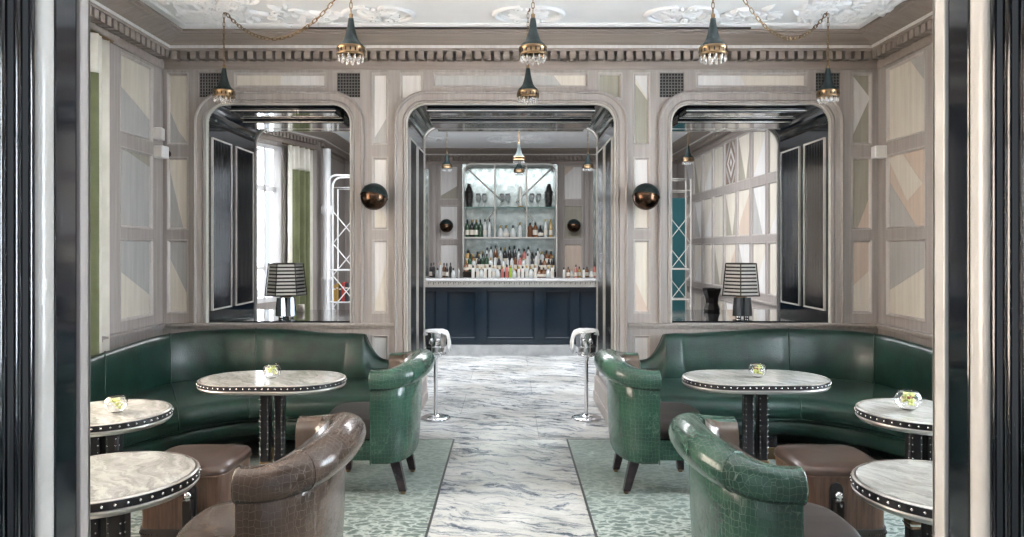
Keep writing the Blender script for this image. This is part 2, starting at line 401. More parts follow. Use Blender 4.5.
# architraves and reveals
def framing(o, idx):
    mb = MB()
    prof = [(0, .024), (0, -.012), (.004, -.02), (.014, -.024), (.022, -.018), (.026, -.006), (.03, -.014), (.074, -.014), (.078, -.03), (.088, -.036), (.098, -.03), (.1, .0)]
    a = arch(o[0], o[1], o[2] if o[2] else .0, o[3], R_IN, 14)
    sweep(a, prof, front, 'wood', mb, smooth=False)
    f = structure(mb.build('trim_%d' % idx))
    # thin bright bead on the inner lip
    mb = MB(); sweep(arch(o[0]+.004, o[1]-.004, o[2], o[3]-.004, R_IN-.004, 14), [(.003, -.014), (-.003, -.020), (-.008, -.016), (-.008, .03), (.003, .03)], front, 'ivory', mb)
    mb.build('bead', f)
    # lacquered lining
    mb = MB()
    sweep(arch(o[0]+.0, o[1]-.0, o[2], o[3], R_IN, 10), [(0, .02), (-.012, .02), (-.012, 1.14), (0, 1.14)], front, 'lacquer', mb)
    if o[2] > 0: mb.box(o[0], o[1], WY+.03, WY+1.14, o[2]-.0, o[2]+.014, 'lacquer')
    mb.build('lining', f)
    # far frame
    mb = MB(); sweep(arch(o[0]+.012, o[1]-.012, o[2], o[3]-.012, R_IN, 10), [(0, 1.12), (-.012, 1.12), (-.012, 1.15), (0, 1.15)], front, 'nickel', mb)
    mb.build('bead', f)
    # stepped ceiling ribs of the reveal
    mb = MB()
    for y0, y1, h in ((.10, .34, .05), (.40, .70, .085), (.76, 1.06, .05)):
        mb.bbox(o[0]+.16, o[1]-.16, WY+y0, WY+y1, o[3]-.012-h, o[3]-.012, 'lacquer_step', .01)
    mb.build('ceiling_step', f)
    mb = MB()
    for y0, h in ((.095, .03), (.342, .05), (.395, .075), (.702, .085), (.755, .04), (1.062, .05)):
        mb.box(o[0]+.158, o[1]-.158, WY+y0, WY+y0+.008, o[3]-.012-h-.003, o[3]-.012-h+.003, 'nickel')
    mb.build('metal_strip', f)
    # fluted panels with metal frames on both jambs
    z0, z1 = (.985, 2.42) if o[2] > 0 else (.42, 2.42)
    for sx, xx in ((1, o[0]+.012), (-1, o[1]-.012)):
        for ya, yb in ((.08, .475), (.605, 1.02)):
            mb = MB()
            n = 12; w = (yb-ya)/n
            for i in range(n):
                yc = WY+ya+w*(i+.5)
                secs = [[(xx+sx*.012*sin(pi*j/6), yc-w/2*cos(pi*j/6), z) for j in range(7)] for z in (z0, z1)]
                mb.loft(secs, 'flute', False, False, True)
            mb.build('fluted_panel', f, recalc=False)
            mb = MB(); t = .014
            for y in (ya-t, yb): mb.box(min(xx, xx+sx*.016), max(xx, xx+sx*.016), WY+y, WY+y+t, z0-t, z1+t, 'ivory')
            for z in (z0-t, z1): mb.box(min(xx, xx+sx*.016), max(xx, xx+sx*.016), WY+ya, WY+yb, z, z+t, 'ivory')
            mb.build('metal_frame', f)
    if o[2] == 0:     # timber skirting of the passage
        for sx, xx in ((1, o[0]), (-1, o[1])):
            mb = MB(); a, b = sorted((xx, xx+sx*.045)); mb.bbox(a, b, WY-.02, WY+1.14, 0, .24, 'wood', .008)
            a, b = sorted((xx, xx+sx*.055)); mb.bbox(a, b, WY-.03, WY+1.14, .0, .10, 'wood', .006)
            mb.build('skirting', f)
    return f
for i, o in enumerate(OPEN): framing(o, i+1)
# chair rail + skirting on the back wall, interrupted at the passage
def rail(path, z, mb, prot=.045, mt='wood'):
    sweep(path, [(0, z-.035), (prot*.4, z-.03), (prot*.45, z-.012), (prot, z-.008), (prot, z+.006), (prot*.5, z+.012), (0, z+.012)], lambda a, b, h: (a, b, h), mt, mb)
mb = MB()
rail([(XR, 4.5), (XR, WY), (OPEN[1][1]+.1, WY)], .865, mb); rail([(OPEN[1][0]-.1, WY), (XL, WY), (XL, 4.95)], .865, mb)
structure(mb.build('trim_4'))
mb = MB()
sk = [(0, 0), (.02, 0), (.02, .16), (.012, .18), (0, .18)]
sweep([(XR, 1.7), (XR, WY), (OPEN[1][1]+.1, WY)], sk, lambda a, b, h: (a, b, h), 'wood', mb)
sweep([(OPEN[1][0]-.1, WY), (XL, WY), (XL, 1.7)], sk, lambda a, b, h: (a, b, h), 'wood', mb)
structure(mb.build('baseboard_back'))

# ------------------------------------------------------------ side walls of the lounge
def side_wall(name, X, sgn, spans, designs, y_start, windows=()):
    """sgn=+1: room lies toward +x of this wall"""
    mp = lambda u, w, d: (X-sgn*d, u, w)
    hs = []; 
    for (a, b), des in zip(spans, designs):
        for k, row in enumerate(list(ROWS)+[LOW]): hs.append((a, b, *row, *des[k]))
    w = structure(slab(name, rect(y_start, WY+.02, 0, 3.5), [rect(*q) for q in windows], .026, .30, mp, 'wood'))
    slab('panelling', rect(y_start, WY, 0, 3.2), [rect(*h[:4]) for h in hs]+[rect(*q) for q in windows], 0, .024, mp, 'wood', .003, w)
    for h in hs: inlay(w, mp, h[:4], h[4], h[5])
    return w, mp
NP = ()
dL = [('grey', [([(0, 1), (1, 1), (1, .28), (0, .62)], 'cream')]), ('grey', [([(.1, 1), (1, 1), (1, .82)], 'olive')]),
      ('grey', [([(0, 0), (1, 0), (1, .26), (0, .63)], 'cream')]), ('grey', NP)]
LW, mpL = side_wall('wall_left', XL, 1, [(5.34, 5.83)], [dL], 1.0, [(2.2, 4.75, .35, 2.9)])
dR = [('tan', [([(.0, 1), (.5, 1), (0, .5)], 'grey')]), ('tan', [([(1, .72), (1, 0), (.28, 0)], 'grey'), ([(1, 1), (.6, 1), (.15, .62), (.45, .38), (1, .9)], 'cream')]),
      ('tan', [([(0, 1), (1, 1), (1, .35), (0, .68)], 'grey')]), ('tan', NP)]
dR = [(b, [([(1-u, w) for u, w in pl], m_) for pl, m_ in ps]) for b, ps in dR]
dR = [('cream', [([(0, 1), (.45, 1), (0, .58)], 'grey')]), ('tan', [([(1, .66), (1, 0), (.25, 0)], 'grey'), ([(1, .95), (.62, .98), (.12, .55), (.5, .36)], 'cream')]),
      ('cream', [([(0, 1), (1, 1), (1, .32), (0, .68)], 'grey')]), ('tan', NP)]
dR2 = [('cream', NP), ('cream', [([(0, 0), (1, 0), (1, 1)], 'grey')]), ('grey', NP), ('tan', NP)]
RW, mpR = side_wall('wall_right', XR, -1, [(5.32, 5.87), (4.68, 5.20), (1.9, 2.4)], [dR, dR2, dR], 1.0, [(2.6, 4.4, .35, 2.9)])

def big_window(name, X, sgn, y0, y1, z0, z1):
    w = MB(); t = .06
    xa, xb = sorted((X-sgn*.06, X-sgn*.14))
    w.bbox(xa, xb, y0, y0+t, z0, z1, 'white'); w.bbox(xa, xb, y1-t, y1, z0, z1, 'white')
    w.bbox(xa, xb, y0, y1, z0, z0+t, 'white'); w.bbox(xa, xb, y0, y1, z1-t, z1, 'white')
    n = 3
    for i in range(1, n): y = y0+(y1-y0)*i/n; w.bbox(xa, xb, y-t/2, y+t/2, z0, z1, 'white')
    w.bbox(xa, xb, y0, y1, 2.25, 2.25+t, 'white')
    o = structure(w.build(name))
    g = MB(); xm = (xa+xb)/2; g.box(xm-.003, xm+.003, y0+t, y1-t, z0+t, z1-t, 'pane'); g.build('pane', o)
big_window('window_1', XL, 1, 2.2, 4.75, .35, 2.9)
big_window('added_window', XR, -1, 2.6, 4.4, .35, 2.9)  # out-of-view window added as an opening for the right fill light

# floor, ceiling
mb = MB(); mb.box(-4.2, 4.2, -2.5, 5.63, -.1, 0, 'floor'); mb.box(-4.2, 4.2, 5.6315, 14, -.1, 0, 'floor_tiles'); mb.box(-4.2, 4.2, -2.5, 14, -.12, -.001, 'rugline'); structure(mb.build('floor'))
mb = MB(); mb.box(-3.2, 3.4, .5, 6.4, CEIL, CEIL+.1, 'plaster'); 
CE = structure(mb.build('ceiling'))
mb = MB(); mb.box(-3.9, 3.4, 6.4, 13.2, CEIL, CEIL+.1, 'plaster')
CE2 = structure(mb.build('ceiling'))
# cornice: sweeps round the room, room interior on the left of the path
CP = [(0, 2.985), (.014, 2.985), (.018, 3.0), (.018, 3.048), (.004, 3.052), (.004, 3.119), (.098, 3.119), (.100, 3.132), (.104, 3.136), (.108, 3.160), (.125, 3.164), (.15, 3.172), (.19, 3.188), (.235, 3.203), (.262, 3.206), (.27, 3.214), (.30, 3.216), (.30, CEIL), (0, CEIL)]
def cornice(path, name, dn=True, mt='cornice'):
    mb = MB(); sweep(path, CP, lambda a, b, h: (a, b, h), mt, mb)
    o = structure(mb.build(name)); mb = MB()
    sweep(path, [(.1, 3.137), (.111, 3.137), (.111, 3.159), (.1, 3.159)], lambda a, b, h: (a, b, h), 'pale', mb); mb.build('fillet', o)
    mb = MB()
    for (a, b) in zip(path[:-1], path[1:]):
        a, b = Vector(a), Vector(b); d = (b-a); ln = d.length; d.normalize(); nn = Vector((-d.y, d.x))
        k = int((ln-.12)/.078)
        for i in range(k):
            c = a+d*(.06+.078*(i+.5)+(ln-.12-k*.078)/2)
            T = Matrix(((d.x, nn.x, 0, c.x), (d.y, nn.y, 0, c.y), (0, 0, 1, 0), (0, 0, 0, 1)))
            mb.box(-.025, .025, .0, .088, 3.055, 3.119, mt, T)
    mb.build('dentils', o); return o
cornice([(XR, 1.5), (XR, WY), (XL, WY), (XL, 1.5)], 'trim_5')
mb = MB(); mb.box(-1.62, 1.9, 5.655, 5.672, CEIL-.012, CEIL-.001, 'darkmetal'); structure(mb.build('trim_6'))
# cove fillet of the plaster ceiling
mb = MB()
sweep([(XR-.36, 1.5), (XR-.36, WY-.42), (XL+.36, WY-.42), (XL+.36, 1.5)], [(0, CEIL), (0, CEIL-.012), (.02, CEIL-.02), (.035, CEIL-.01), (.035, CEIL)], lambda a, b, h: (a, b, h), 'plaster', mb)
mb.build('plaster_fillet', CE)

# plaster relief
def spiral(mb, cx, cy, r, turns, a0, sgn, rad0, z=CEIL, sq=1.0, n=22):
    pts = []; rr = []
    for i in range(n):
        t = i/(n-1); a = a0+sgn*turns*2*pi*t; q = r*(1-.82*t)
        pts.append((cx+q*cos(a), cy+q*sin(a)*sq, z-.010)); rr.append(1.25*rad0*(1-.45*t))
    mb.tube(pts, rr, 'plaster', 6)
    mb.sphere(pts[-1], rad0*1.3, 'plaster', 8, 5)
def leaf(mb, cx, cy, ang, ln, w, z=CEIL, h=.02):
    T = Matrix.Translation((cx, cy, z)) @ Matrix.Rotation(ang, 4, 'Z')
    mb.sphere((ln/2, 0, 0), 1, 'plaster', 8, 6, (ln/2, w/2, h), T)
def medallion(cx, cy, w, d, parent):
    mb = MB()
    for s in (-1, 1):
        pts = [(cx+s*w*.5*cos(a), cy+d*.5*sin(a), CEIL-.006) for a in [rad(-75+150*i/20) for i in range(21)]]
        mb.tube(pts, [.012+.012*sin(pi*i/20) for i in range(21)], 'plaster', 6)
        spiral(mb, cx+s*w*.13, cy+d*.36, w*.1, 1.1, 0, s, .013); spiral(mb, cx+s*w*.13, cy-d*.36, w*.1, 1.1, 0, -s, .013)
        pts = [(cx+s*w*.42*cos(a), cy+d*.42*sin(a), CEIL-.002) for a in [rad(-60+120*i/14) for i in range(15)]]
        mb.tube(pts, .008, 'plaster', 6)
    for k in range(9):
        a = pi*(k+.5)/9; leaf(mb, cx, cy-d*.12, a, d*.42*(1.1 if 2 < k < 6 else .9), w*.07)
    for k in range(6):
        a = pi+pi*(k+.5)/6; leaf(mb, cx, cy-d*.1, a, w*.22, w*.05)
    for s in (-1, 1):
        for k in range(4): leaf(mb, cx+s*w*.1, cy+d*(.1-.08*k), (0 if s > 0 else pi)+s*(.5-.35*k), w*.22, w*.05)
    mb.sphere((cx, cy-d*.1, CEIL), .03, 'plaster')
    mb.build('ceiling_medallion', parent)
for x_ in (-.965, .145, 1.27): medallion(x_, 5.33, .50, .36, CE)
def scrolls(parent, x0, x1, y0, y1, n, seed, mir=1):
    rnd = random.Random(seed); mb = MB()
    for i in range(n):
        cx = x0+(x1-x0)*rnd.random(); cy = y0+(y1-y0)*rnd.random(); r = rnd.uniform(.05, .10)
        spiral(mb, cx, cy, r, rnd.uniform(.9, 1.5), rnd.random()*6, rnd.choice((-1, 1)), rnd.uniform(.009, .015), n=16)
        for k in range(4): leaf(mb, cx+rnd.uniform(-.1, .1), cy+rnd.uniform(-.1, .1), rnd.random()*6.3, rnd.uniform(.06, .13), rnd.uniform(.025, .05), h=.032)
    mb.build('plaster_scrollwork', parent)
scrolls(CE, XR-1.0, XR-.45, 4.6, 5.45, 34, 3); scrolls(CE, XR-1.55, XR-1.0, 5.25, 5.45, 8, 5)
scrolls(CE, XL+.45, XL+1.0, 4.6, 5.45, 34, 4); scrolls(CE, XL+1.0, XL+1.6, 5.25, 5.45, 8, 6)

# ------------------------------------------------------------ near doorway (camera looks through it)
def near_jamb(sgn, name, room, outerx):
    X = .95*sgn; mb = MB(); e0, e1, e2, e3 = (1.617, 1.569, 1.497, 1.437) if sgn > 0 else (1.636, 1.594, 1.517, 1.458)
    x0, x1 = sorted((X+sgn*.02, outerx))
    mb.box(x0, x1, .95, e0-.002, 0, 2.69, 'wood')
    mb.box(x0-.0, x1, .95, e0-.002, 2.69, 3.5, 'wood')
    o = structure(mb.build(name))
    def strip(nm, ya, yb, mt, prot=0.0, rnd=False):
        b = MB()
        if rnd:
            secs = [[(X+sgn*.02-sgn*(.02+prot)*sin(pi*j/10)**.6, (ya+yb)/2-(yb-ya)/2*cos(pi*j/10), z) for j in range(11)] for z in (0, 2.69)]
            b.loft(secs, mt, True, True, True)
        else:
            a, c = sorted((X+sgn*.021, X-sgn*prot)); b.bbox(a, c, ya, yb, 0, 2.69, mt, .003)
        b.build(nm, o)
    strip('architrave', e1+.002, e0, 'ivory' if sgn > 0 else 'wood', .0)
    strip('architrave', e0-.013, e0-.001, 'ivory' if sgn > 0 else 'wood', .0)
    strip('lacquer_band', e2+.001, e1, 'lacquer', -.006)
    strip('rounded_post', e3+.001, e2, 'ivory', .0, True)
    b = MB(); w = .040; y = e3-.002
    while y > .98:
        secs = [[(X+sgn*.02-sgn*.022*sin(pi*j/8), y-w/2-w/2*cos(pi*j/8), z) for j in range(9)] for z in (0, 2.69)]
        b.loft(secs, 'flute', True, True, True); y -= w+.003
    b.build('fluting', o)
near_jamb(-1, 'wall_near', XL, -3.2); near_jamb(1, 'wall_near', XR, 3.4)
mb = MB(); mb.box(-.97, .97, .95, 1.63, 2.69, 3.5, 'wood'); structure(mb.build('wall_near'))

# ------------------------------------------------------------ bar room shell
BY = 12.8
bl = [(-3.45, 7.14), (-3.45, 9.5), (-2.92, 10.95), (-2.92, BY)]
mb = MB(); mb.box(-3.7, -3.45, 7.14, 9.5, 0, 3.5, 'wood'); mb.box(-3.2, -2.92, 10.95, BY, 0, 3.5, 'wood'); structure(mb.build('wall_left'))
A0, A1 = Vector((-3.45, 9.5)), Vector((-2.92, 10.95)); dA = (A1-A0); LA = dA.length; dA.normalize(); nA = Vector((dA.y, -dA.x))  # toward the room
mpA = lambda u, w, d: (A0.x+dA.x*u-nA.x*d, A0.y+dA.y*u-nA.y*d, w)
structure(slab('wall_left', rect(-.1, LA+.1, 0, 3.5), [rect(.14, .74, .75, 2.93)], 0, .22, mpA, 'wood'))
mb = MB()
for a, b, c, d in ((.14, .20, .75, 2.93), (.56, .74, .75, 2.93), (.36, .40, .75, 2.93), (.14, .74, 2.28, 2.36), (.14, .74, 1.2, 1.25), (.14, .74, .75, .82), (.14, .74, 2.87, 2.93)):
    mb.prism(rect(a, b, c, d), .03, .09, 'white', mpA)
w3 = structure(mb.build('window_3'))
mb = MB(); mb.prism(rect(.2, .68, .82, 2.87), .055, .06, 'pane', mpA); mb.build('pane', w3)
cornice([(3.0, 7.2), (3.0, BY), (-2.92, BY), (-2.92, 10.95), (-3.45, 9.5), (-3.45, 7.2)], 'trim_7')
# right wall of the bar room
mpB = lambda u, w, d: (3.0+d, u, w)
BW = structure(slab('wall_right', rect(7.14, BY+.2, 0, 3.5), [], .026, .2, mpB, 'wood'))
hs = []
opts = [('cream', [([(0, 0), (1, 0), (0, .9)], 'pale')]), ('olive', [([(0, 1), (1, 1), (.4, 0)], 'cream')]), ('pale', [([(1, 1), (1, 0), (.3, 0)], 'grey')]), ('cream', NP), ('tan', [([(0, 1), (1, 1), (1, .2)], 'cream')])]
ys = [7.30+.56*i for i in range(9)]
for i, y in enumerate(ys):
    for k, row in enumerate(list(ROWS)+[(.25, .77)]): hs.append((y, y+.49, *row, opts[(i*2+k*3) % 5] if k else opts[(i+2) % 4], (i, k)))
slab('panelling', rect(7.14, BY, 0, 3.2), [rect(*h[:4]) for h in hs], 0, .024, mpB, 'wood', .003, BW)
for h in hs:
    if h[5][1] == 0 and h[5][0] == 4:
        dm = [(.5, 1), (1, .5), (.5, 0), (0, .5)]; q = lambda s_: [(.5+(a-.5)*s_, .5+(b-.5)*s_) for a, b in dm]
        inlay(BW, mpB, h[:4], 'grey', [([(0, 1), (.35, 1), (0, .65)], 'walnut'), ([(1, 0), (.65, 0), (1, .35)], 'walnut'), ([(1, 1), (.65, 1), (1, .65)], 'walnut'), ([(0, 0), (.35, 0), (0, .35)], 'walnut'), (q(.98), 'walnut'), (q(.7), 'pale'), (q(.45), 'walnut'), (q(.2), 'pale')])
    else: inlay(BW, mpB, h[:4], h[4][0], h[4][1])
mb = MB(); rail([(3.0, 7.2), (3.0, BY)], .865, mb); structure(mb.build('trim_8'))
# back wall of the bar
mpC = lambda u, w, d: (u, BY+d, w)
wbb = structure(slab('wall_back', rect(-3.2, 3.2, 0, 3.5), [], .026, .2, mpC, 'wood'))
bp = []
for s_, (a, b) in ((0, (-1.23, -.905)), (1, (.97, 1.31))):
    bp.append((a, b, *ROWS[0], 'pale', [([(0, 0), (1, 0), (1, .42), (0, .1)], 'olive')] if s_ == 0 else [([(0, 1), (.55, .96), (0, .68)], 'tan')]))
    bp.append((a, b, *ROWS[1], 'pale' if s_ == 0 else 'olive', NP)); bp.append((a, b, *ROWS[2], 'pale' if s_ == 0 else 'tan', NP))
for a, b in ((-2.75, -2.35), (2.4, 2.8)):
    for row in ROWS: bp.append((a, b, *row, 'cream', [([(0, 0), (1, 0), (1, .7)], 'grey')]))
NICHE = [(-2.2, -1.43), (1.5, 2.25)]
slab('panelling', rect(-2.92, 3.0, 0, 3.2), [rect(*h[:4]) for h in bp]+[rect(a, b, 1.0, 2.9) for a, b in NICHE], 0, .024, mpC, 'wood', .003, wbb)
for h in bp: inlay(wbb, mpC, h[:4], h[4], h[5])
for a, b in NICHE:
    mb = MB(); mb.box(a, b, BY+.015, BY+.022, 1.0, 2.9, 'mirror'); mb.build('niche_mirror', wbb)
mb = MB()
for x in (-1.33, 1.38):
    mb.bbox(x-.04, x+.04, BY-.05, BY, .9, 2.98, 'wood', .008)
mb.build('pilaster', wbb)

# ------------------------------------------------------------ back-bar display unit
UX0, UX1 = -.80, .83
bu = thing('display_cabinet', 'tall mirror-backed back-bar cabinet with pale curved-corner frame and diagonal bars', 'cabinet', (0, BY, 0))
g = lambda x0, x1, y0, y1, z0, z1, mt, nm, b=.006: MB().bbox(x0, x1, y0, y1, z0, z1, mt, b).build(nm, bu)
g(UX0-.03, UX1+.03, -.03, -.003, 1.0, 2.99, 'mirror', 'mirror', .002)
mb = MB(); mpU = lambda u, w, d: (u, d, w)
sweep(arch(UX0, UX1, 1.0, 2.96, .15, 8), [(0, -.03), (0, -.40), (-.024, -.40), (-.024, -.03)], mpU, 'ivory', mb); mb.build('frame', bu)
for x in ((495-509)/57.6, (526.5-509)/57.6):
    g(x-.012, x+.012, -.40, -.37, 1.68, 2.94, 'ivory', 'upright')
mb = MB()
for sx in (-1, 1):
    cx = .01
    mb.tube([(sx*.74+cx, -.045, 2.9), (sx*.12+cx, -.045, 2.32)], .016, 'pewter', 6); mb.tube([(sx*.12+cx, -.045, 2.32), (sx*.42+cx, -.045, 1.98)], .016, 'pewter', 6)
mb.build('diagonal_bar', bu)
g(UX0+.03, UX1-.03, -.40, -.03, 1.662, 1.69, 'ivory', 'shelf'); g(UX0+.03, UX1-.03, -.36, -.03, 2.20, 2.212, 'shelfglass', 'glass_shelf', .002)
# back counter with two bottle steps
bc = thing('back_counter', 'long low back counter carrying the rows of bottles behind the bar', 'counter', (0, BY, 0))
MB().bbox(-2.2, 2.2, -.95, -.41, 0, 1.0, 'navy', .01).build('cabinet_body', bc)
MB().bbox(-2.2, 2.2, -.97, -.36, .985, 1.0, 'pewter_top', .004).build('worktop', bc)
MB().bbox(-.78, .80, -.62, -.36, 1.0, 1.10, 'darkmetal', .005).build('bottle_step', bc)
MB().bbox(-.78, .80, -.36, -.06, 1.0, 1.19, 'darkmetal', .005).build('bottle_step', bc)

# bar counter
bar = thing('bar_counter', 'long navy lacquered bar counter with patterned pewter edge', 'bar', (0, 10, 0))
mb = MB(); mb.box(-1.9, 1.9, .06, .62, .155, .965, 'navy')
dv = [(-1.9, -1.7), (-1.02, -.86), (-.46, -.305), (.35, .50), (.85, .98), (1.6, 1.9)]
for a, b in dv: mb.bbox(a, b, .03, .065, .155, .965, 'navy', .008)
mb.bbox(-1.9, 1.9, .034, .065, .155, .235, 'navy', .006); mb.bbox(-1.9, 1.9, .034, .065, .90, .965, 'navy', .006)
mb.build('body', bar)
for (a, b), (c, d) in zip(dv[:-1], dv[1:]):
    mb = MB(); sweep([(b, .235), (c, .235), (c, .90), (b, .90)], [(0, .06), (0, .04), (.012, .036), (.02, .05), (.03, .05), (.034, .06)], lambda u, w, h: (u, h, w), 'navy', mb, loop=True); mb.build('panel_moulding', bar)
mb = MB(); mb.box(-1.9, 1.9, .02, .6, 0, .15, 'kick'); mb.build('plinth', bar)
mb = MB(); mb.bbox(-1.95, 1.95, -.06, .62, 1.045, 1.062, 'pewter_top', .004); mb.build('worktop', bar)
mb = MB(); mb.bbox(-1.95, 1.95, -.04, .05, .958, 1.045, 'pewter', .006)
x = -1.9
while x < 1.9:   # raised zigzag and pellets on the pewter edge
    mb.box(x, x+.05, -.048, -.038, .99, 1.005, 'pewter'); mb.box(x+.012, x+.02, -.048, -.038, .99, 1.028, 'darkmetal')
    mb.sphere((x+.04, -.042, 1.02), .007, 'darkmetal', 6, 4); x += .07
mb.build('ornamental_edge', bar)

# ------------------------------------------------------------ bottles
BCOL = {'clear': (.55, .58, .57), 'amber': (.16, .06, .02), 'green': (.015, .06, .025), 'dark': (.015, .013, .014), 'pink': (.50, .16, .14), 'white': (.74, .73, .68), 'lime': (.30, .45, .06), 'blue': (.02, .22, .50), 'gold': (.45, .28, .08)}
for k, c in BCOL.items(): M['b_'+k] = mat('bottle_'+k, c, .12, spec=.7, coat=.3)
M['label_paper'] = mat('paper_label', (.66, .62, .54), .6); M['cap_dark'] = mat('dark_cap', (.02, .02, .02), .3); M['cap_gold'] = mat('gold_cap', (.5, .36, .14), .3, .8)
SH = {'wine': [(.001, 0), (.036, 0), (.037, .01), (.037, .19), (.03, .215), (.015, .24), (.0135, .30), (.001, .30)],
      'round': [(.001, 0), (.042, 0), (.044, .01), (.044, .15), (.036, .185), (.016, .205), (.014, .25), (.001, .25)],
      'slim': [(.001, 0), (.029, 0), (.03, .01), (.03, .21), (.014, .25), (.012, .31), (.001, .31)],
      'squat': [(.001, 0), (.05, 0), (.055, .03), (.052, .09), (.03, .14), (.015, .16), (.014, .20), (.001, .20)],
      'box': [(.001, 0), (.04, 0), (.041, .01), (.041, .17), (.03, .185), (.016, .19), (.015, .23), (.001, .23)]}
NAMES = {'wine': 'shouldered', 'round': 'broad', 'slim': 'tall slim', 'squat': 'squat round', 'box': 'square'}
protos = {}
def bottle(shape, col, lab, cap, loc, sc, place, group):
    key = (shape, col, lab, cap)
    txt = '%s%s %s bottle%s %s' % ('labelled ' if lab else '', NAMES[shape], {'clear': 'clear glass', 'amber': 'amber', 'green': 'dark green', 'dark': 'near-black', 'pink': 'pink', 'white': 'white', 'lime': 'lime green', 'blue': 'bright blue', 'gold': 'golden'}[col],
                           ' with %s cap' % ('gold' if cap == 'cap_gold' else 'dark'), place)
    if key not in protos:
        mb = MB(); pr = SH[shape]; sg = 4 if shape == 'box' else 10
        mb.lathe(pr, 'b_'+col, sg, smooth=shape != 'box', caps=False, phase=pi/4)
        h = pr[-1][1]; r = pr[-2][0]; mb.lathe([(.001, h-.04), (r+.003, h-.04), (r+.003, h+.006), (.001, h+.006)], cap, 8, caps=False)
        if lab:
            R = pr[2][0]+.0015 if shape != 'squat' else .0565; z0 = .04 if shape != 'squat' else .025
            mb.lathe([(R, z0), (R, z0+(.085 if shape != 'squat' else .05))], 'label_paper', sg, caps=False, phase=pi/4)
        o = mb.build('bottle'); protos[key] = o.data
        tag(o, txt, 'bottle', group)
    else:
        o = bpy.data.objects.new('bottle', protos[key]); COL.objects.link(o); tag(o, txt, 'bottle', group)
    o.location = loc; o.scale = (sc, sc, sc); o.rotation_euler = (0, 0, 0)
    return o
rb = random.Random(11)
kinds = [('wine', 'green', 1, 'cap_dark'), ('wine', 'dark', 1, 'cap_gold'), ('round', 'amber', 1, 'cap_dark'), ('slim', 'clear', 1, 'cap_dark'), ('slim', 'dark', 0, 'cap_dark'), ('squat', 'amber', 1, 'cap_gold'),
         ('round', 'clear', 1, 'cap_gold'), ('wine', 'clear', 0, 'cap_dark'), ('slim', 'amber', 1, 'cap_dark'), ('box', 'dark', 1, 'cap_dark'), ('round', 'gold', 1, 'cap_dark'), ('wine', 'pink', 1, 'cap_dark')]
fk = [('box', 'white', 0, 'cap_dark'), ('box', 'clear', 1, 'cap_gold'), ('squat', 'clear', 0, 'cap_gold'), ('box', 'white', 1, 'cap_gold')]
row = []
for i in range(20): row.append(fk[i % 4])
row[7] = ('box', 'pink', 0, 'cap_gold'); row[8] = ('box', 'pink', 0, 'cap_dark'); row[9] = ('box', 'lime', 0, 'cap_gold'); row[16] = ('squat', 'amber', 1, 'cap_dark'); row[17] = ('squat', 'amber', 1, 'cap_dark')
for i, k in enumerate(row): bottle(*k, (-.60+1.32*i/19+rb.uniform(-.008, .008), BY-.74, 1.0), rb.uniform(.8, .95), 'in the front row behind the bar', 'front row of bottles on the back counter')
for i in range(22): bottle(*kinds[rb.randrange(12)], (-.73+1.48*i/21+rb.uniform(-.008, .008), BY-.54, 1.10), rb.uniform(.85, 1.0), 'in the middle row behind the bar', 'middle row of bottles on the back counter')
for i in range(19): bottle(*kinds[rb.randrange(12)], (-.71+1.45*i/18+rb.uniform(-.01, .01), BY-.25, 1.19), rb.uniform(.95, 1.12), 'in the rearmost row behind the bar', 'rearmost row of bottles on the back counter')
sh = [(-.73, 'wine', 'green', 1, 'cap_dark'), (-.65, 'wine', 'dark', 1, 'cap_gold'), (-.575, 'wine', 'green', 1, 'cap_gold'), (-.50, 'wine', 'green', 0, 'cap_dark'), (-.42, 'slim', 'clear', 1, 'cap_dark'), (-.34, 'slim', 'clear', 0, 'cap_dark'),
      (-.15, 'squat', 'clear', 0, 'cap_gold'), (-.05, 'squat', 'clear', 1, 'cap_gold'), (.07, 'squat', 'clear', 0, 'cap_dark'), (.19, 'round', 'clear', 0, 'cap_gold'), (.37, 'round', 'amber', 0, 'cap_dark'), (.46, 'round', 'amber', 1, 'cap_dark'), (.55, 'squat', 'dark', 1, 'cap_dark'), (.64, 'slim', 'clear', 1, 'cap_gold'), (.73, 'slim', 'gold', 1, 'cap_gold')]
for x, *k in sh: bottle(*k, (x, BY-.22, 1.69), 1.0, 'on the pale cabinet shelf', 'bottles on the cabinet shelf')
for i in range(9): bottle(*[('wine', 'dark', 1, 'cap_dark'), ('slim', 'dark', 0, 'cap_dark'), ('squat', 'clear', 0, 'cap_dark'), ('slim', 'clear', 0, 'cap_gold'), ('wine', 'amber', 1, 'cap_dark')][i % 5], (-1.32+.055*i+(.0 if i < 8 else .03), BY-.60-.11*(i % 2), 1.0), .8 if i < 8 else .55, 'in the left cluster', 'bottles at the left end of the back counter')
for i in range(9): bottle(*[('box', 'white', 0, 'cap_dark'), ('round', 'amber', 1, 'cap_dark'), ('squat', 'clear', 1, 'cap_gold'), ('wine', 'pink', 1, 'cap_dark'), ('round', 'gold', 1, 'cap_dark')][i % 5], (.93+.065*i, BY-.60-.11*(i % 2), 1.0), .72, 'in the right cluster', 'bottles at the right end of the back counter')
bottle('slim', 'blue', 0, 'cap_dark', (-1.47, BY-.55, 1.0), 1.25, 'at the far left of the back counter', 'bottles at the left end of the back counter')
for i in range(3): bottle('wine', 'dark', 1, 'cap_dark', (1.52+.1*i, BY-.5, 1.0), 1.0, 'beyond the right pilaster', 'bottles beyond the right pilaster')
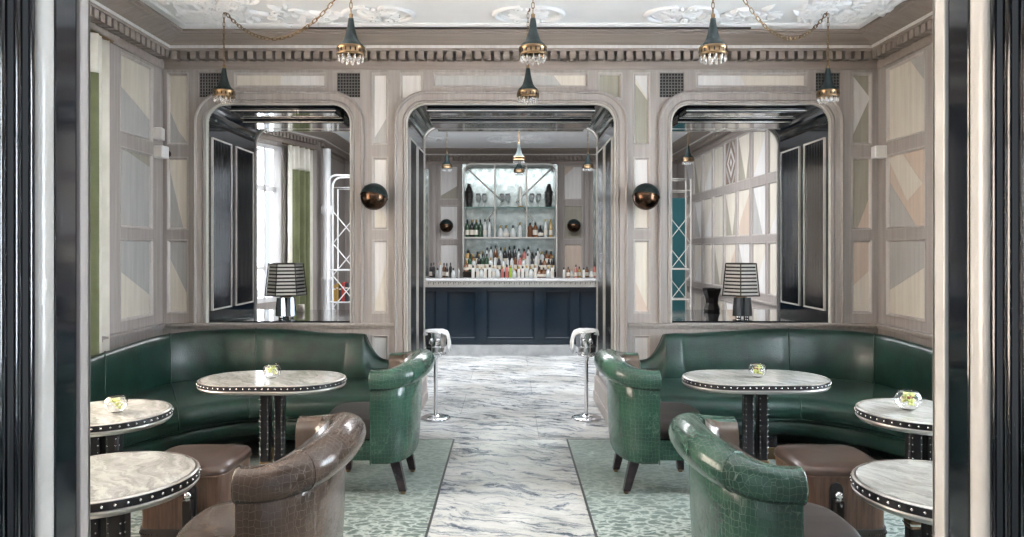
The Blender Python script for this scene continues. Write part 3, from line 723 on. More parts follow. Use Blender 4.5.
# vases, candle
for x, lb in ((-.70, 'black sculpted vase at the left end of the glass shelf'), (.70, 'black sculpted vase at the right end of the glass shelf')):
    mb = MB(); mb.lathe([(.001, 0), (.05, 0), (.06, .03), (.075, .16), (.08, .26), (.06, .34), (.035, .40), (.04, .43), (.001, .43)], 'b_dark', 8, smooth=False, caps=False)
    for k in range(5): mb.lathe([(.06+.01*k, .05+.055*k), (.072+.006*k, .075+.055*k)], 'b_dark', 8, caps=False)
    o = tag(mb.build('vase'), lb, 'vase'); o.location = (x, BY-.2, 2.212); o.scale = (.8, .8, .95)
mb = MB(); mb.lathe([(.001, 0), (.045, 0), (.03, .02), (.022, .06), (.028, .3), (.024, .36), (.001, .365)], 'b_white', 12, caps=False)
mb.lathe([(.05, 0), (.05, .02), (.02, .03)], 'b_gold', 12); o = tag(mb.build('candle'), 'tall cream candle on the glass shelf', 'candle'); o.location = (.2, BY-.22, 2.212)
gl = None
for i in range(6):
    if gl is None:
        mb = MB(); mb.lathe([(.035, 0), (.006, .008), (.006, .09), (.03, .12), (.045, .17), (.04, .24), (.038, .24), (.042, .17), (.028, .125), (.001, .11)], 'water', 12, caps=False); gl = tag(mb.build('goblet'), 'clear stemmed goblet on the glass shelf of the back bar', 'glass', 'goblets on the glass shelf'); o = gl
    else: o = gl.copy(); COL.objects.link(o)
    o.location = ([-.54, -.43, -.12, -.02, .40, .52][i], BY-.2, 2.212)

# ------------------------------------------------------------ sconces
def sconce(x, z, wy, r, label, tilt=.1):
    t = thing('wall_sconce', label, 'wall lamp', (x, wy, z), 0, 'globe wall sconces')
    T = Matrix.Translation((0, -r*1.25, 0)) @ Matrix.Rotation(rad(-14), 4, 'X') @ Matrix.Rotation(rad(8), 4, 'Y')
    n = 12
    mb = MB(); mb.lathe([(r*cos(pi/2*i/n), r*sin(pi/2*i/n)) for i in range(n)]+[(.001, r)], 'patina', 32, T=T); mb.build('upper_shade', t)
    mb = MB(); mb.lathe([(.001, -r*.98)]+[(r*.98*cos(pi/2*(n-i)/n), -r*.98*sin(pi/2*(n-i)/n)) for i in range(1, n+1)], 'bronze', 32, T=T); mb.build('lower_bowl', t)
    mb = MB(); mb.lathe([(r*1.0, -.005), (r*1.015, -.004), (r*1.015, .004), (r*1.0, .005)], 'bronze', 32, T=T, caps=False); mb.build('rim', t)
    R = Matrix.Rotation(pi/2, 4, 'X')
    mb = MB(); mb.lathe([(r*.5, 0), (r*.5, .012), (r*.42, .02), (.014, .022), (.014, r*.5)], 'brass', 20, T=R); mb.build('wall_mount', t)
sconce(px(374)*.9766, pz(198), WY, .112, 'round green and copper globe sconce on the pillar left of the passage')
sconce(px(646)*.9766, pz(198), WY, .112, 'round green and copper globe sconce on the pillar right of the passage')
sconce(-1.10, 1.89, BY, .12, 'small dark globe sconce on the panelling left of the back-bar cabinet')
sconce(1.14, 1.89, BY, .12, 'small dark globe sconce on the panelling right of the back-bar cabinet')

# ------------------------------------------------------------ pendants
def link(mb, c, d, up, L_=.030, w=.010, r=.0022, mt='brass'):
    d = d.normalized(); a = up.cross(d)
    a = a.normalized() if a.length > 1e-4 else Vector((1, 0, 0)); pts = []
    for k in range(10):
        t = 2*pi*k/10; u = cos(t); v = sin(t)
        pts.append(c+d*(u*w*.5+(L_/2-w*.5)*(1 if u > 0 else -1))+a*v*w*.5)
    mb.tube(pts, r, mt, 5, loop=True)
def chain(mb, pts, L_=.036, w=.014, r=.0026):
    pts = [Vector(p) for p in pts]; seg = [(b-a).length for a, b in zip(pts[:-1], pts[1:])]; tot = sum(seg); n = max(2, int(tot/(L_*.82)))
    for i in range(n):
        s = tot*(i+.5)/n; k = 0
        while k < len(seg)-1 and s > seg[k]: s -= seg[k]; k += 1
        d = pts[k+1]-pts[k]; c = pts[k]+d*(s/seg[k])
        link(mb, c, d, Vector((0, 1, 0)) if i % 2 else (Vector((1, 0, 0)) if abs(d.normalized().x) < .8 else Vector((0, 0, 1))), L_, w, r)
def pendant(x, y, label, z0=2.545, swag=None, top=CEIL):
    t = thing('pendant_lamp', label, 'pendant lamp', (x, y, z0), 0, 'trumpet pendant lamps')
    mb = MB(); mb.lathe([(.074, .098), (.07, .11), (.052, .125), (.04, .145), (.03, .175), (.022, .21), (.017, .245), (.015, .262), (.001, .266)], 'patina', 28, caps=False); mb.build('trumpet_shade', t)
    mb = MB(); mb.lathe([(.076, .100), (.080, .098), (.081, .09), (.079, .086), (.079, .060), (.082, .056), (.080, .050), (.070, .050)], 'brass', 28, caps=False)
    for k in range(18):
        a = 2*pi*k/18; T = Matrix.Rotation(a, 4, 'Z'); mb.box(.0785, .0805, -.004, .004, .063, .083, 'darkmetal', T)
    mb.build('pierced_collar', t)
    mb = MB()
    for rr, n, h in ((.068, 12, .052), (.045, 8, .052), (.018, 4, .055)):
        for k in range(n):
            a = 2*pi*k/n; mb.lathe([(.001, .004+(.0 if rr < .06 else .012)), (.0065, .020), (.005, .034), (.002, h)], 'water', 5, (rr*cos(a), rr*sin(a), 0), smooth=False, caps=False)
    mb.build('crystal_drops', t)
    mb = MB(); mb.lathe([(.010, .262), (.012, .268), (.012, .285), (.004, .292)], 'brass', 12); mb.build('finial', t)
    mb = MB(); chain(mb, [(0, 0, .29), (0, 0, top-z0)]); mb.build('chain', t)
    if swag:
        mb = MB(); p = []
        sx, sy, sag = swag
        for i in range(25):
            u = i/24; p.append((sx*u, sy*u, (top-z0-.01)-sag*4*u*(1-u)))
        chain(mb, p, .05, .020, .0034); mb.build('swag_chain', t)
    mb = MB(); mb.lathe([(.03, top-z0), (.03, top-z0-.006), (.012, top-z0-.016), (.004, top-z0-.02)], 'brass', 16, caps=False); mb.build('ceiling_hook', t)
    return t
def PX(x, y): return (x-509)*y/F
pendant(PX(351, 4.1), 4.1, 'trumpet pendant hanging nearest above the left part of the lounge')
pendant(PX(533, 4.1), 4.1, 'trumpet pendant near the centre of the lounge, upper of the central pair')
pendant(PX(713, 4.1), 4.1, 'trumpet pendant hanging nearest above the right part of the lounge')
pendant(PX(224, 5.24), 5.24, 'trumpet pendant with swagged chain at the left opening', swag=(1.10, -.72, .30))
pendant(PX(528, 5.24), 5.24, 'trumpet pendant in front of the passage top, lower of the central pair')
pendant(PX(828, 5.24), 5.24, 'trumpet pendant with swagged chain at the right opening', swag=(-.95, -.75, .30))
pendant(PX(447, 10.4), 10.4, 'distant pendant in the bar room, left of the display cabinet', 2.60)
pendant(PX(588, 10.4), 10.4, 'distant pendant in the bar room, right of the display cabinet', 2.60)
pendant(PX(519, 9.2), 9.2, 'pendant in the bar room, upper of the central pair seen through the passage', 2.565)
pendant(PX(519, 10.7), 10.7, 'pendant in the bar room, lower of the central pair seen through the passage', 2.57)
pendant(PX(688, 9.6), 9.6, 'pendant in the bar room seen through the right opening', 2.60)
medallion(.17, 11.4, 1.05, .9, CE2); medallion(-1.3, 11.4, .5, .4, CE2); medallion(1.6, 11.4, .5, .4, CE2)

# ------------------------------------------------------------ speakers
for i, (x, y, z, rz, lb) in enumerate(((px(160), WY-.11, pz(136), .2, 'small white cube speaker in the left corner, upper one'), (px(163), WY-.11, pz(154), -.1, 'small white cube speaker in the left corner, lower one'),
                                    (px(876), WY-.11, pz(154), -.15, 'small white cube speaker in the right corner'))):
    T = thing('wall_speaker', lb, 'speaker', (x+(.03 if i < 2 else -.03), y, z), rz, 'cube wall speakers')
    MB().bbox(-.048, .048, -.045, .05, -.05, .05, 'white', .006).build('housing', T)
    MB().bbox(-.040, .040, -.050, -.044, -.042, .042, 'ivory', .003).build('grille', T)
    mb = MB(); mb.tube([(0, .04, 0), (0, .085, 0), (0, .11, 0)], .014, 'darkmetal', 8); mb.lathe([(.03, 0), (.03, .01)], 'darkmetal', 12, T=Matrix.Translation((0, .11, 0)) @ Matrix.Rotation(pi/2, 4, 'X')); mb.build('bracket', T)

# ------------------------------------------------------------ table lamps in the openings
def table_lamp(x, y, z, label, rz):
    t = thing('table_lamp', label, 'lamp', (x, y, z), rz, 'slatted table lamps')
    z0, z1, r0, r1 = .20, .475, .175, .145; n = 6
    def pt(k, f): r = r0+(r1-r0)*f; a = 2*pi*k/n; return Vector((r*cos(a), r*sin(a), z0+(z1-z0)*f))
    mb = MB()
    for k in range(n): mb.tube([pt(k, 0), pt(k, 1)], .005, 'darkmetal', 6); mb.tube([pt(k, 0), pt(k+1, 0)], .005, 'darkmetal', 6); mb.tube([pt(k, 1), pt(k+1, 1)], .005, 'darkmetal', 6)
    for k in range(3): mb.tube([pt(k, .96), pt(k+3, .96)], .003, 'darkmetal', 5)
    mb.tube([(0, 0, .17), (0, 0, z1)], .004, 'brass', 6)
    sh_ = mb.build('lamp_shade', t)
    mb = MB()
    for k in range(n):
        for j in range(9):
            f = (j+.5)/9; a, b = pt(k, f), pt(k+1, f); up = Vector((0, 0, .0085)); nn = Vector((a.x+b.x, a.y+b.y, 0)).normalized()*.006
            mb.add([a-up-nn, b-up-nn, b+up-nn*.2, a+up-nn*.2, a-up-nn*1.4, b-up-nn*1.4, b+up-nn*.6, a+up-nn*.6], [(0, 1, 2, 3), (7, 6, 5, 4), (0, 4, 5, 1), (3, 2, 6, 7), (0, 3, 7, 4), (1, 5, 6, 2)], 'slat')
    mb.build('slats', sh_)
    mb = MB(); mb.loft([[tuple(Vector((pt(k, f).x*.93, pt(k, f).y*.93, pt(k, f).z))) for k in range(n)] for f in (.01, .99)], 'darkmetal', True, False, False); mb.build('gap_dark_sheet', sh_)  # dark sheet added inside the shade to darken the gaps between slats
    mb = MB()
    for k in range(3):
        a = pi/2+2*pi*k/3; c = (.045*cos(a), .045*sin(a)); sec = []
        for zz, r in ((.02, .050), (.10, .046), (.18, .038)):
            sec.append([(c[0]+r*cos(2*pi*j/8), c[1]+r*sin(2*pi*j/8), zz) for j in range(8)])
        mb.loft(sec, 'smoke', True, True, False)
        mb.lathe([(.02, 0), (.024, .004), (.024, .016), (.02, .02)], 'chrome', 10, (c[0], c[1], 0))
    mb.build('base', t)
    mb = MB(); mb.lathe([(.05, .18), (.05, .186), (.02, .19), (.012, .21)], 'brass', 16); mb.build('collar', t)
table_lamp(PX(286, 6.3), 6.3, .889, 'slatted hexagonal lamp on the sill of the left opening', .3)
table_lamp(PX(741, 6.3), 6.3, .889, 'slatted hexagonal lamp on the sill of the right opening', .2)
mb = MB(); mb.lathe([(.001, 0), (.075, 0), (.08, .02), (.06, .08), (.065, .13), (.09, .20), (.092, .225), (.08, .225), (.05, .1), (.001, .06)], 'darkmetal', 8, smooth=False, caps=False)
o = tag(mb.build('vase'), 'small dark faceted vase near the back of the right opening sill', 'vase'); o.location = (PX(712, 6.95), 6.95, .889)
mb = MB(); mb.lathe([(.001, 0), (.03, 0), (.034, .01), (.032, .07), (.026, .07), (.001, .06)], 'label_paper', 14, caps=False); mb.tube([(0, 0, .055), (0, 0, .085)], .0015, 'darkmetal', 5)
o = tag(mb.build('candle'), 'small pale candle behind the lamp in the left opening', 'candle'); o.location = (PX(301, 6.9), 6.9, .889)

# ------------------------------------------------------------ white tubular etageres in the bar room
def etagere(x, y, w, label, rz=0, books=False, mt='whitemetal', th=1.0):
    t = thing('etagere', label, 'shelf', (x, y, 0), rz, 'white tubular display towers'); H = 2.45; d = .28
    mb = MB()
    for yy in (0, d):
        pts = [(-w/2, yy, 0), (-w/2, yy, H-.12)]+[(-w/2+.12-.12*cos(a), yy, H-.12+.12*sin(a)) for a in [pi/2*i/6 for i in range(1, 7)]]+[(w/2, yy, H)]+[(w/2, yy, 0)]
        mb.tube(pts, .014*th, mt, 8); mb.tube([(-w/2+.07, yy, 0), (-w/2+.07, yy, H-.16), (w/2, yy, H-.16)], .010*th, mt, 8)
    fr = mb.build('frame', t)
    mb = MB(); z = .3
    while z < H-.5:
        mb.tube([(-w/2+.07, 0, z), (w/2, 0, z+.42)], .007*th, mt, 6); mb.tube([(w/2, 0, z), (-w/2+.07, 0, z+.42)], .007*th, mt, 6); z += .42
    mb.build('lattice', t)
    for z in (.35, .78, 1.20):
        MB().bbox(-w/2+.02, w/2-.01, 0.02, d-.01, z, z+.018, mt, .003).build('shelf', t)
    if books:
        xx = -w/2+.06
        for i, (mt, bw, h, lb) in enumerate((('b_gold', .04, .22, 'tan'), ('b_gold', .03, .24, 'narrow tan'), ('bookdark', .035, .22, 'dark'), ('redbook', .035, .25, 'red'), ('bookdark', .05, .24, 'thick dark'))):
            b = MB(); b.bbox(0, bw, 0, .18, 0, h, mt, .002); b.box(.003, bw-.003, -.0005, .004, h*.7, h*.78, 'label_paper')
            o = tag(b.build('book'), '%s book standing on the white tower in the left opening' % lb, 'book', 'books on the white tower'); o.location = (x+xx, y+.04, .798); xx += bw+.004
etagere(-2.16, 9.4, .42, 'white tubular tower with crossed rods seen through the left opening', 0, True)
etagere(2.30, 9.9, .40, 'white tubular tower with crossed rods seen through the right opening', mt='ivory', th=.7)
mb = MB(); mb.bbox(2.14, 2.42, 10.5, 10.53, .3, 2.3, 'teal', .003)
tp = thing('folding_screen', 'teal panel standing behind the right white tower', 'screen', (2.5, 10.8, 0))
MB().bbox(-.14, .14, -.015, .015, .02, 2.25, 'teal', .004).build('panel', tp); MB().bbox(-.16, -.14, -.02, .02, 0, 2.27, 'darkmetal', .003).build('frame_post', tp); MB().bbox(.14, .16, -.02, .02, 0, 2.27, 'darkmetal', .003).build('frame_post', tp)
# white column by the bar-room window
mb = MB(); mb.lathe([(.09, 0), (.09, .12), (.07, .14), (.06, .2), (.06, 1.0), (.075, 1.02), (.075, 1.05), (.06, 1.07), (.06, 2.0), (.085, 2.03), (.085, 2.12), (.06, 2.15), (.06, 3.0)], 'whitemetal', 20)
o = structure(mb.build('trim_9')); o.location = (-2.76, 10.9, 0)

# ------------------------------------------------------------ curtains
def curtain(name, label, u0, u1, z0, z1, mapf, split, amp=.035, waves=5, g0=0, g1=.4):
    t = thing(name, label, 'curtain')
    def cloth(za, zb, ua, ub, mt, nm, off=0):
        n = 70; secs = []
        us = [ua+(ub-ua)*i/n for i in range(n+1)]
        for z in [za+(zb-za)*k/6 for k in range(7)]:
            f = 1+.15*(z1-z)/(z1-z0)
            secs.append([mapf(u, z, amp*f*sin((u-u0)/(u1-u0)*2*pi*waves)+off+.4*amp*sin((u-u0)/(u1-u0)*2*pi*waves*2.3+1)) for u in us])
        mb = MB(); mb.loft(secs, mt, False, False, True)
        ob = mb.build(nm, t, recalc=False)
        md = ob.modifiers.new('s', 'SOLIDIFY'); md.thickness = .004; return ob
    ga, gb = u0+(u1-u0)*g0, u0+(u1-u0)*g1
    if ga > u0: cloth(z0, z1, u0, ga, 'cream_cloth', 'cream_cloth')
    if gb < u1: cloth(z0, z1, gb, u1, 'cream_cloth', 'cream_cloth')
    cloth(split, z1, ga, gb, 'cream_cloth', 'cream_cloth'); cloth(z0, split, ga, gb, 'green_cloth', 'green_band')
    mb = MB(); a = mapf(u0-.1, z1+.01, 0); b = mapf(u1+.05, z1+.01, 0); mb.tube([a, b], .012, 'brass', 8); mb.build('curtain_rod', t)
curtain('curtain', 'cream curtain with a broad olive green band at the left edge of the lounge', 4.3, 5.11, .03, 2.97, lambda u, w, d: (XL+.04+d, u, w), 2.70, .028, 4, .35, .80)
curtain('curtain', 'cream curtain with olive green lower half seen through the left opening', .70, 1.27, .03, 2.95, lambda u, w, d: mpA(u, w, -.10-d), 2.62, .05, 4, .22, .88)

# ------------------------------------------------------------ tables
def stadium(a, r, n=14):
    """points of a stadium with half straight length a and end radius r"""
    p = []
    for i in range(n+1): t = -pi/2+pi*i/n; p.append((a+r*cos(t), r*sin(t)))
    for i in range(n+1): t = pi/2+pi*i/n; p.append((-a+r*cos(t), r*sin(t)))
    return p
def bar_table(x, y, a, r, label, group, rz=0, H=.72):
    t = thing('bar_table', label, 'table', (x, y, .006), rz, group); H -= .006
    n = 24 if a == 0 else 14
    if a == 0: ring = lambda q: [(q*cos(2*pi*i/48), q*sin(2*pi*i/48)) for i in range(48)]
    else: ring = lambda q: stadium(a, q)
    def lay(prof, mt, nm, smooth=False):
        mb = MB(); mb.loft([[(px_, py_, z) for px_, py_ in ring(q)] for q, z in prof], mt, True, True, smooth); return mb.build(nm, t)
    lay([(r-.012, H-.004), (r-.008, H), (r-.012, H), (r-.02, H+.0005)], 'tabletop', 'marble_top')
    lay([(r-.012, H-.034), (r-.001, H-.034), (r+.001, H-.03), (r+.001, H-.003), (r-.003, H), (r-.009, H)], 'nickel' if a == 0 else 'nickel', 'metal_rim')
    mb = MB(); mb.loft([[(px_, py_, z) for px_, py_ in ring(q)] for q, z in [(r, H-.032), (r+.003, H-.031), (r+.003, H-.006), (r, H-.005)]], 'blackleather', True, True, False)
    lay([(r-.03, H-.058), (r-.012, H-.056), (r-.002, H-.046), (r+.003, H-.040), (r+.003, H-.034), (r-.012, H-.033)], 'pewter', 'under_moulding', True)
    # studs
    pts = ring(r+.003); per = []
    for i in range(len(pts)): p, q = Vector(pts[i]), Vector(pts[(i+1) % len(pts)]); per.append((p, q, (q-p).length))
    tot = sum(k[2] for k in per); ns = int(tot/.036)
    for i in range(ns):
        s = tot*i/ns
        for p, q, l in per:
            if s <= l and l > 0: c = p+(q-p)*(s/l); break
            s -= l
        mb.sphere((c.x, c.y, H-.018), .0052, 'stud', 8, 5)
    mb.build('leather_band', t)
    for sx in (-1, 1):
        mb = MB(); mb.bbox(sx*.042-.03, sx*.042+.03, -.03, .03, .045, H-.055, 'blackleather', .012)
        z = .26
        while z < H-.08:
            for ex, ey in ((-.021, -.031), (.021, -.031), (sx*.031, -.02)): mb.sphere((sx*.042+ex, ey, z), .0036, 'stud', 6, 4)
            z += .033
        col = mb.build('column', t)
        mb = MB(); mb.bbox(sx*.042-.034, sx*.042+.034, -.034, .034, .15, .22, 'brass', .012); mb.bbox(sx*.042-.038, sx*.042+.038, -.038, .038, .165, .18, 'chrome', .01); mb.build('metal_collar', col)
    mb = MB(); mb.loft([[(a*.8*0+q*cos(2*pi*i/40)*(1.15 if a else 1), q*sin(2*pi*i/40), z) for i in range(40)] for q, z in ((.2, 0), (.205, .006), (.2, .018), (.15, .03), (.1, .045), (.06, .05))], 'chrome', True, True, True); mb.build('base', t)
    mb = MB(); mb.bbox(-.12, .12, -.09, .09, H-.075, H-.055, 'darkmetal', .005); mb.build('top_plate', t)
bar_table(-1.42, 4.33, .170, .262, 'oblong marble-topped bar table with flower bowl before the left sofa', 'studded marble bar tables')
bar_table(1.49, 4.36, .170, .262, 'oblong marble-topped bar table with flower bowl before the right sofa', 'studded marble bar tables')
bar_table(-1.925, 3.44, 0, .286, 'round marble-topped bar table with flower bowl at the left edge', 'studded marble bar tables')
bar_table(1.985, 3.46, 0, .288, 'round marble-topped bar table with flower bowl at the right edge', 'studded marble bar tables')
bar_table(-1.385, 2.48, 0, .292, 'empty round marble-topped bar table nearest at lower left', 'studded marble bar tables')
bar_table(1.445, 2.38, 0, .282, 'empty round marble-topped bar table nearest at lower right', 'studded marble bar tables')

def flower_bowl(x, y, r, label, pale, seed):
    z = .7205+.004; t = thing('flower_bowl', label, 'flower bowl', (x, y, z), 0, 'glass bowls of blossom')
    pr = []; n = 12
    a0, a1 = -pi/2+.45, pi/2-.75
    out = [(r*cos(a0+(a1-a0)*i/n), r*.92*(1+sin(a0+(a1-a0)*i/n))-.004) for i in range(n+1)]
    zb = out[0][1]
    out = [(q, zz-zb) for q, zz in out]
    inn = [(q-.0022 if q > .004 else q, zz+(.003 if i == 0 else 0)) for i, (q, zz) in enumerate(out)]
    mb = MB(); mb.lathe([(.001, 0)]+out+inn[::-1]+[(.001, .003)], 'glass', 28, caps=False); mb.build('bowl', t)
    rn = random.Random(seed); mb = MB()
    for k in range(7):
        a = rn.random()*6.3; q = r*.38*sqrt(rn.random()); c = Vector((q*cos(a), q*sin(a), r*.45+rn.random()*r*.75))
        for j in range(7):
            T = Matrix.Translation(c) @ Matrix.Rotation(rn.random()*6.3, 4, 'Z') @ Matrix.Rotation(rn.uniform(-1, 1), 4, 'Y')
            mb.sphere((r*.13, 0, 0), 1, 'petal_pale' if (pale and j % 2) else 'petal', 8, 5, (r*.20, r*.12, r*.05), T)
    if not pale:
        for k in range(3): mb.sphere((r*.3*cos(k*2.2), r*.3*sin(k*2.2), r*1.0), r*.14, 'fruit_red', 8, 6)
    mb.build('blossoms', t)
flower_bowl(PX(272, 4.3), 4.3, .053, 'glass bowl of pale blossom on the left oblong table', True, 1)
flower_bowl(PX(757.5, 4.33), 4.33, .053, 'glass bowl of yellow-green blossom on the right oblong table', False, 2)
flower_bowl(PX(116, 3.40), 3.40, .050, 'glass bowl of pale blossom on the round table at left', True, 3)
flower_bowl(PX(908, 3.46), 3.46, .060, 'glass bowl of yellow-green blossom on the round table at right', False, 4)

# ------------------------------------------------------------ tub chairs (local +y is the front)
def chair(label, body, inner, seat, loc, rz, group='crocodile leather tub chairs'):
    t = thing('tub_chair', label, 'armchair', (loc[0], loc[1], .006), rz, group)
    def shape(u, hw, dp, y0, ye, e):
        st = .14
        if abs(u) > 1-st:
            f = (abs(u)-(1-st))/st; return Vector((math.copysign(hw, u), y0+(ye-y0)*f))
        a = u/(1-st)*pi/2; ca = cos(a); sa = sin(a)
        return Vector((math.copysign(abs(sa)**e, sa)*hw, y0-dp*ca**e))
    def plan(u): return shape(u, .335, .160, -.090, -.036, .80)          # shell
    def planr(u): return shape(u, .340, .190, -.095, -.040, .86)         # rolled rail
    us = [-1+2*i/64 for i in range(65)]
    def nrm(u, pf=None):
        pf = pf or plan
        a, b = pf(max(-1, u-.02)), pf(min(1, u+.02)); d = (b-a).normalized(); return Vector((d.y, -d.x))
    def rz_(u): return .712+.052*(0.5+.5*cos(pi*min(1, abs(u)*1.02)))
    # shell (outer leather)
    secs = []
    for u in us:
        p = plan(u); q = nrm(u); zt = rz_(u)-.015
        s = []
        for off, z in ((.004, .215), (.012, .222), (.022, .30), (.030, .45), (.034, .58), (.034, zt-.03), (.0, zt), (-.03, zt), (-.035, .58), (-.035, .4), (-.03, .222), (-.02, .215)):
            s.append((p.x+q.x*off, p.y+q.y*off, z))
        secs.append(s)
    mb = MB(); mb.loft(secs, body, True, True, True); sh_ = mb.build('shell', t)
    # inner lining
    secs = []
    for u in us:
        p = plan(u); q = nrm(u); zt = rz_(u)
        secs.append([(p.x+q.x*o_, p.y+q.y*o_, z) for o_, z in ((-.036, .40), (-.050, .42), (-.056, .55), (-.058, zt-.05), (-.052, zt+.01), (-.03, zt+.05), (-.03, .40))])
    mb = MB(); mb.loft(secs, inner, True, True, True); mb.build('inner_back', t)
    # rolled top rail
    def ringr(u, k=1.0, dy=0):
        p = planr(u); q = nrm(u, planr); zc = rz_(u); w = (.060+.014*(1-abs(u)**2))*k; h = (.061+.013*(.5+.5*cos(pi*min(1, abs(u)))))*k
        return [(p.x+q.x*(.012+w*cos(a)), p.y+q.y*(.012+w*cos(a))+dy, zc+h*sin(a)) for a in [2*pi*j/18 for j in range(18)]]
    mb = MB(); mb.loft([ringr(u) for u in us], body, True, True, True); mb.build('roll', t)
    for u in (-.50, .50):
        mb = MB(); mb.tube(ringr(u, 1.012), .0022, body, 6, loop=True); mb.build('roll_seam', t)
    for u in (-1, 1):
        p = plan(u); q = nrm(u); zc = rz_(u)
        mb = MB(); mb.loft([ringr(u, k, h) for k, h in ((1, -.006), (1.03, 0), (1.02, .006), (.93, .008), (.90, .004), (.6, .010), (.15, .012))], body, True, True, True)
        mb.build('arm_front', t)
        mb = MB(); mb.tube([(p.x+q.x*.030, p.y+.002, z) for z in (.22, .35, .5, .6, zc-.05)], .0045, body, 6)
        z = .235
        while z < zc-.07: mb.sphere((p.x+q.x*.024, p.y+.004, z), .0035, 'stud', 6, 4); z += .022
        mb.build('studded_piping', t)
    # seat
    def srect(hx, yb, yf, z, e=5, n=32, bow=.0):
        c = (yb+yf)/2; hy = (yf-yb)/2; out = []
        for j in range(n):
            a = 2*pi*j/n; ca, sa = cos(a), sin(a)
            out.append((hx*math.copysign(abs(ca)**(2/e), ca), c+hy*math.copysign(abs(sa)**(2/e), sa)+bow*(1-(hx*ca/hx)**2 if sa > 0 else 0), z))
        return out
    mb = MB(); secs = [srect(.285*k, -.215+.02*(1-k), .26+.02*k, z, 3.4, 40) for k, z in ((.94, .345), (1, .36), (1.02, .39), (1.0, .43), (.95, .452), (.8, .464), (.5, .470), (.1, .472))]
    mb.loft(secs, seat, True, True, True); mb.build('seat', t)
    mb = MB(); secs = [srect(.292, -.20, .268, z, 4, 40) for z in (.222, .34)]; mb.loft(secs, body, True, True, True); mb.build('apron', t)
    # legs: curved sabre legs with silver collar and brass toe
    for sx, sy in ((-1, -1), (1, -1), (-1, 1), (1, 1)):
        x0, y0 = sx*.20, (-.150 if sy < 0 else .195); o2 = .055 if sy < 0 else .03
        mb = MB(); secs = []
        for f in [i/8 for i in range(9)]:
            z = .222-f*.205; dx = sx*(.012*sin(pi*f)+(.015*f)); dy = sy*o2*(f**1.6)-sy*.012*sin(pi*f)*(-1); w = .024-.008*f
            secs.append([(x0+dx+a*w, y0+dy+b*w*1.1, z) for a, b in ((-1.2, -1.2), (1.2, -1.2), (1.2, 1.2), (-1.2, 1.2))])
        mb.loft(secs, 'darkwood', True, True, False); lg = mb.build('leg', t)
        MB().bbox(x0-.031, x0+.031, y0-.032, y0+.034, .178, .218, 'pewter', .004).build('metal_collar', lg)
        ex, ey = x0+sx*.015, y0+sy*o2
        mb = MB(); mb.lathe([(.014, .0), (.017, .006), (.016, .022), (.018, .03), (.013, .034)], 'brass', 12, (ex, ey, 0)); mb.build('brass_toe', lg)
    return t
chair('green crocodile leather tub chair standing beside the passage at left', 'green', 'bronze_leather', 'seat_leather', (-.85, 4.60), pi/2)
chair('green crocodile leather tub chair standing beside the passage at right', 'green', 'bronze_leather', 'seat_leather', (.92, 4.60), -pi/2)
chair('brown crocodile leather tub chair in the left foreground', 'brown', 'bronze_leather', 'bronze_leather', (-.93, 2.73), pi/2)
chair('green crocodile leather tub chair in the right foreground with dark bronze inside', 'green', 'bronze_leather', 'seat_leather', (.995, 2.72), -pi/2)

# ------------------------------------------------------------ poufs
def pouf(x, y, label, rz, knob_x):
    t = thing('pouf', label, 'pouf', (x, y, .006), rz, 'copper leather poufs')
    def sq(h, z, e=6, n=48): return [(h*math.copysign(abs(cos(2*pi*j/n))**(2/e), cos(2*pi*j/n)), h*math.copysign(abs(sin(2*pi*j/n))**(2/e), sin(2*pi*j/n)), z) for j in range(n)]
    mb = MB(); mb.loft([sq(h, z) for h, z in ((.20, .085), (.208, .10), (.205, .2), (.212, .34), (.216, .40))], 'copper_leather', True, True, True); mb.build('body', t)
    mb = MB(); mb.loft([sq(h, z) for h, z in ((.216, .40), (.220, .408), (.219, .428), (.210, .442), (.19, .450), (.12, .455), (.02, .457))], 'copper_top', True, True, True); mb.build('cushion_top', t)
    mb = MB(); mb.tube(sq(.220, .405), .0035, 'copper_leather', 6, loop=True); mb.build('piping', t)
    mb = MB(); mb.loft([sq(h, z) for h, z in ((.209, .10), (.213, .103), (.213, .150), (.209, .153))], 'seat_leather', True, True, False)
    p = sq(.214, .127, 6, 60)
    for q in p: mb.sphere(q, .0045, 'darkmetal', 6, 4)
    mb.build('studded_band', t)
    for sx in (-1, 1):
        for sy in (-1, 1):
            mb = MB(); mb.lathe([(.018, 0), (.02, .01), (.016, .05), (.022, .09)], 'darkwood', 12, (sx*.16, sy*.16, 0)); mb.build('foot', t)
    # arched black leather patch with a chrome ball on a short post
    mb = MB(); mb.prism([(knob_x-.03, .09)]+[(knob_x+.03*cos(a), .34+.04*sin(a)) for a in [pi-pi*i/12 for i in range(13)]]+[(knob_x+.03, .09)], -.226, -.205, 'blackleather'); mb.build('leather_patch', t)
    mb = MB(); mb.bbox(knob_x-.021, knob_x+.021, -.262, -.226, .03, .305, 'darkmetal', .006); mb.build('post', t)
    mb = MB(); mb.sphere((knob_x, -.246, .328), .019, 'chrome', 16, 10); mb.lathe([(.012, .303), (.012, .314)], 'chrome', 12, (knob_x, -.246, 0)); mb.build('chrome_ball', t)
pouf(-1.575, 3.64, 'copper-brown leather pouf with chrome ball, left of the brown chair', 0, .06)
pouf(1.615, 3.64, 'copper-brown leather pouf with chrome ball, right of the front green chair', .0, -.06)

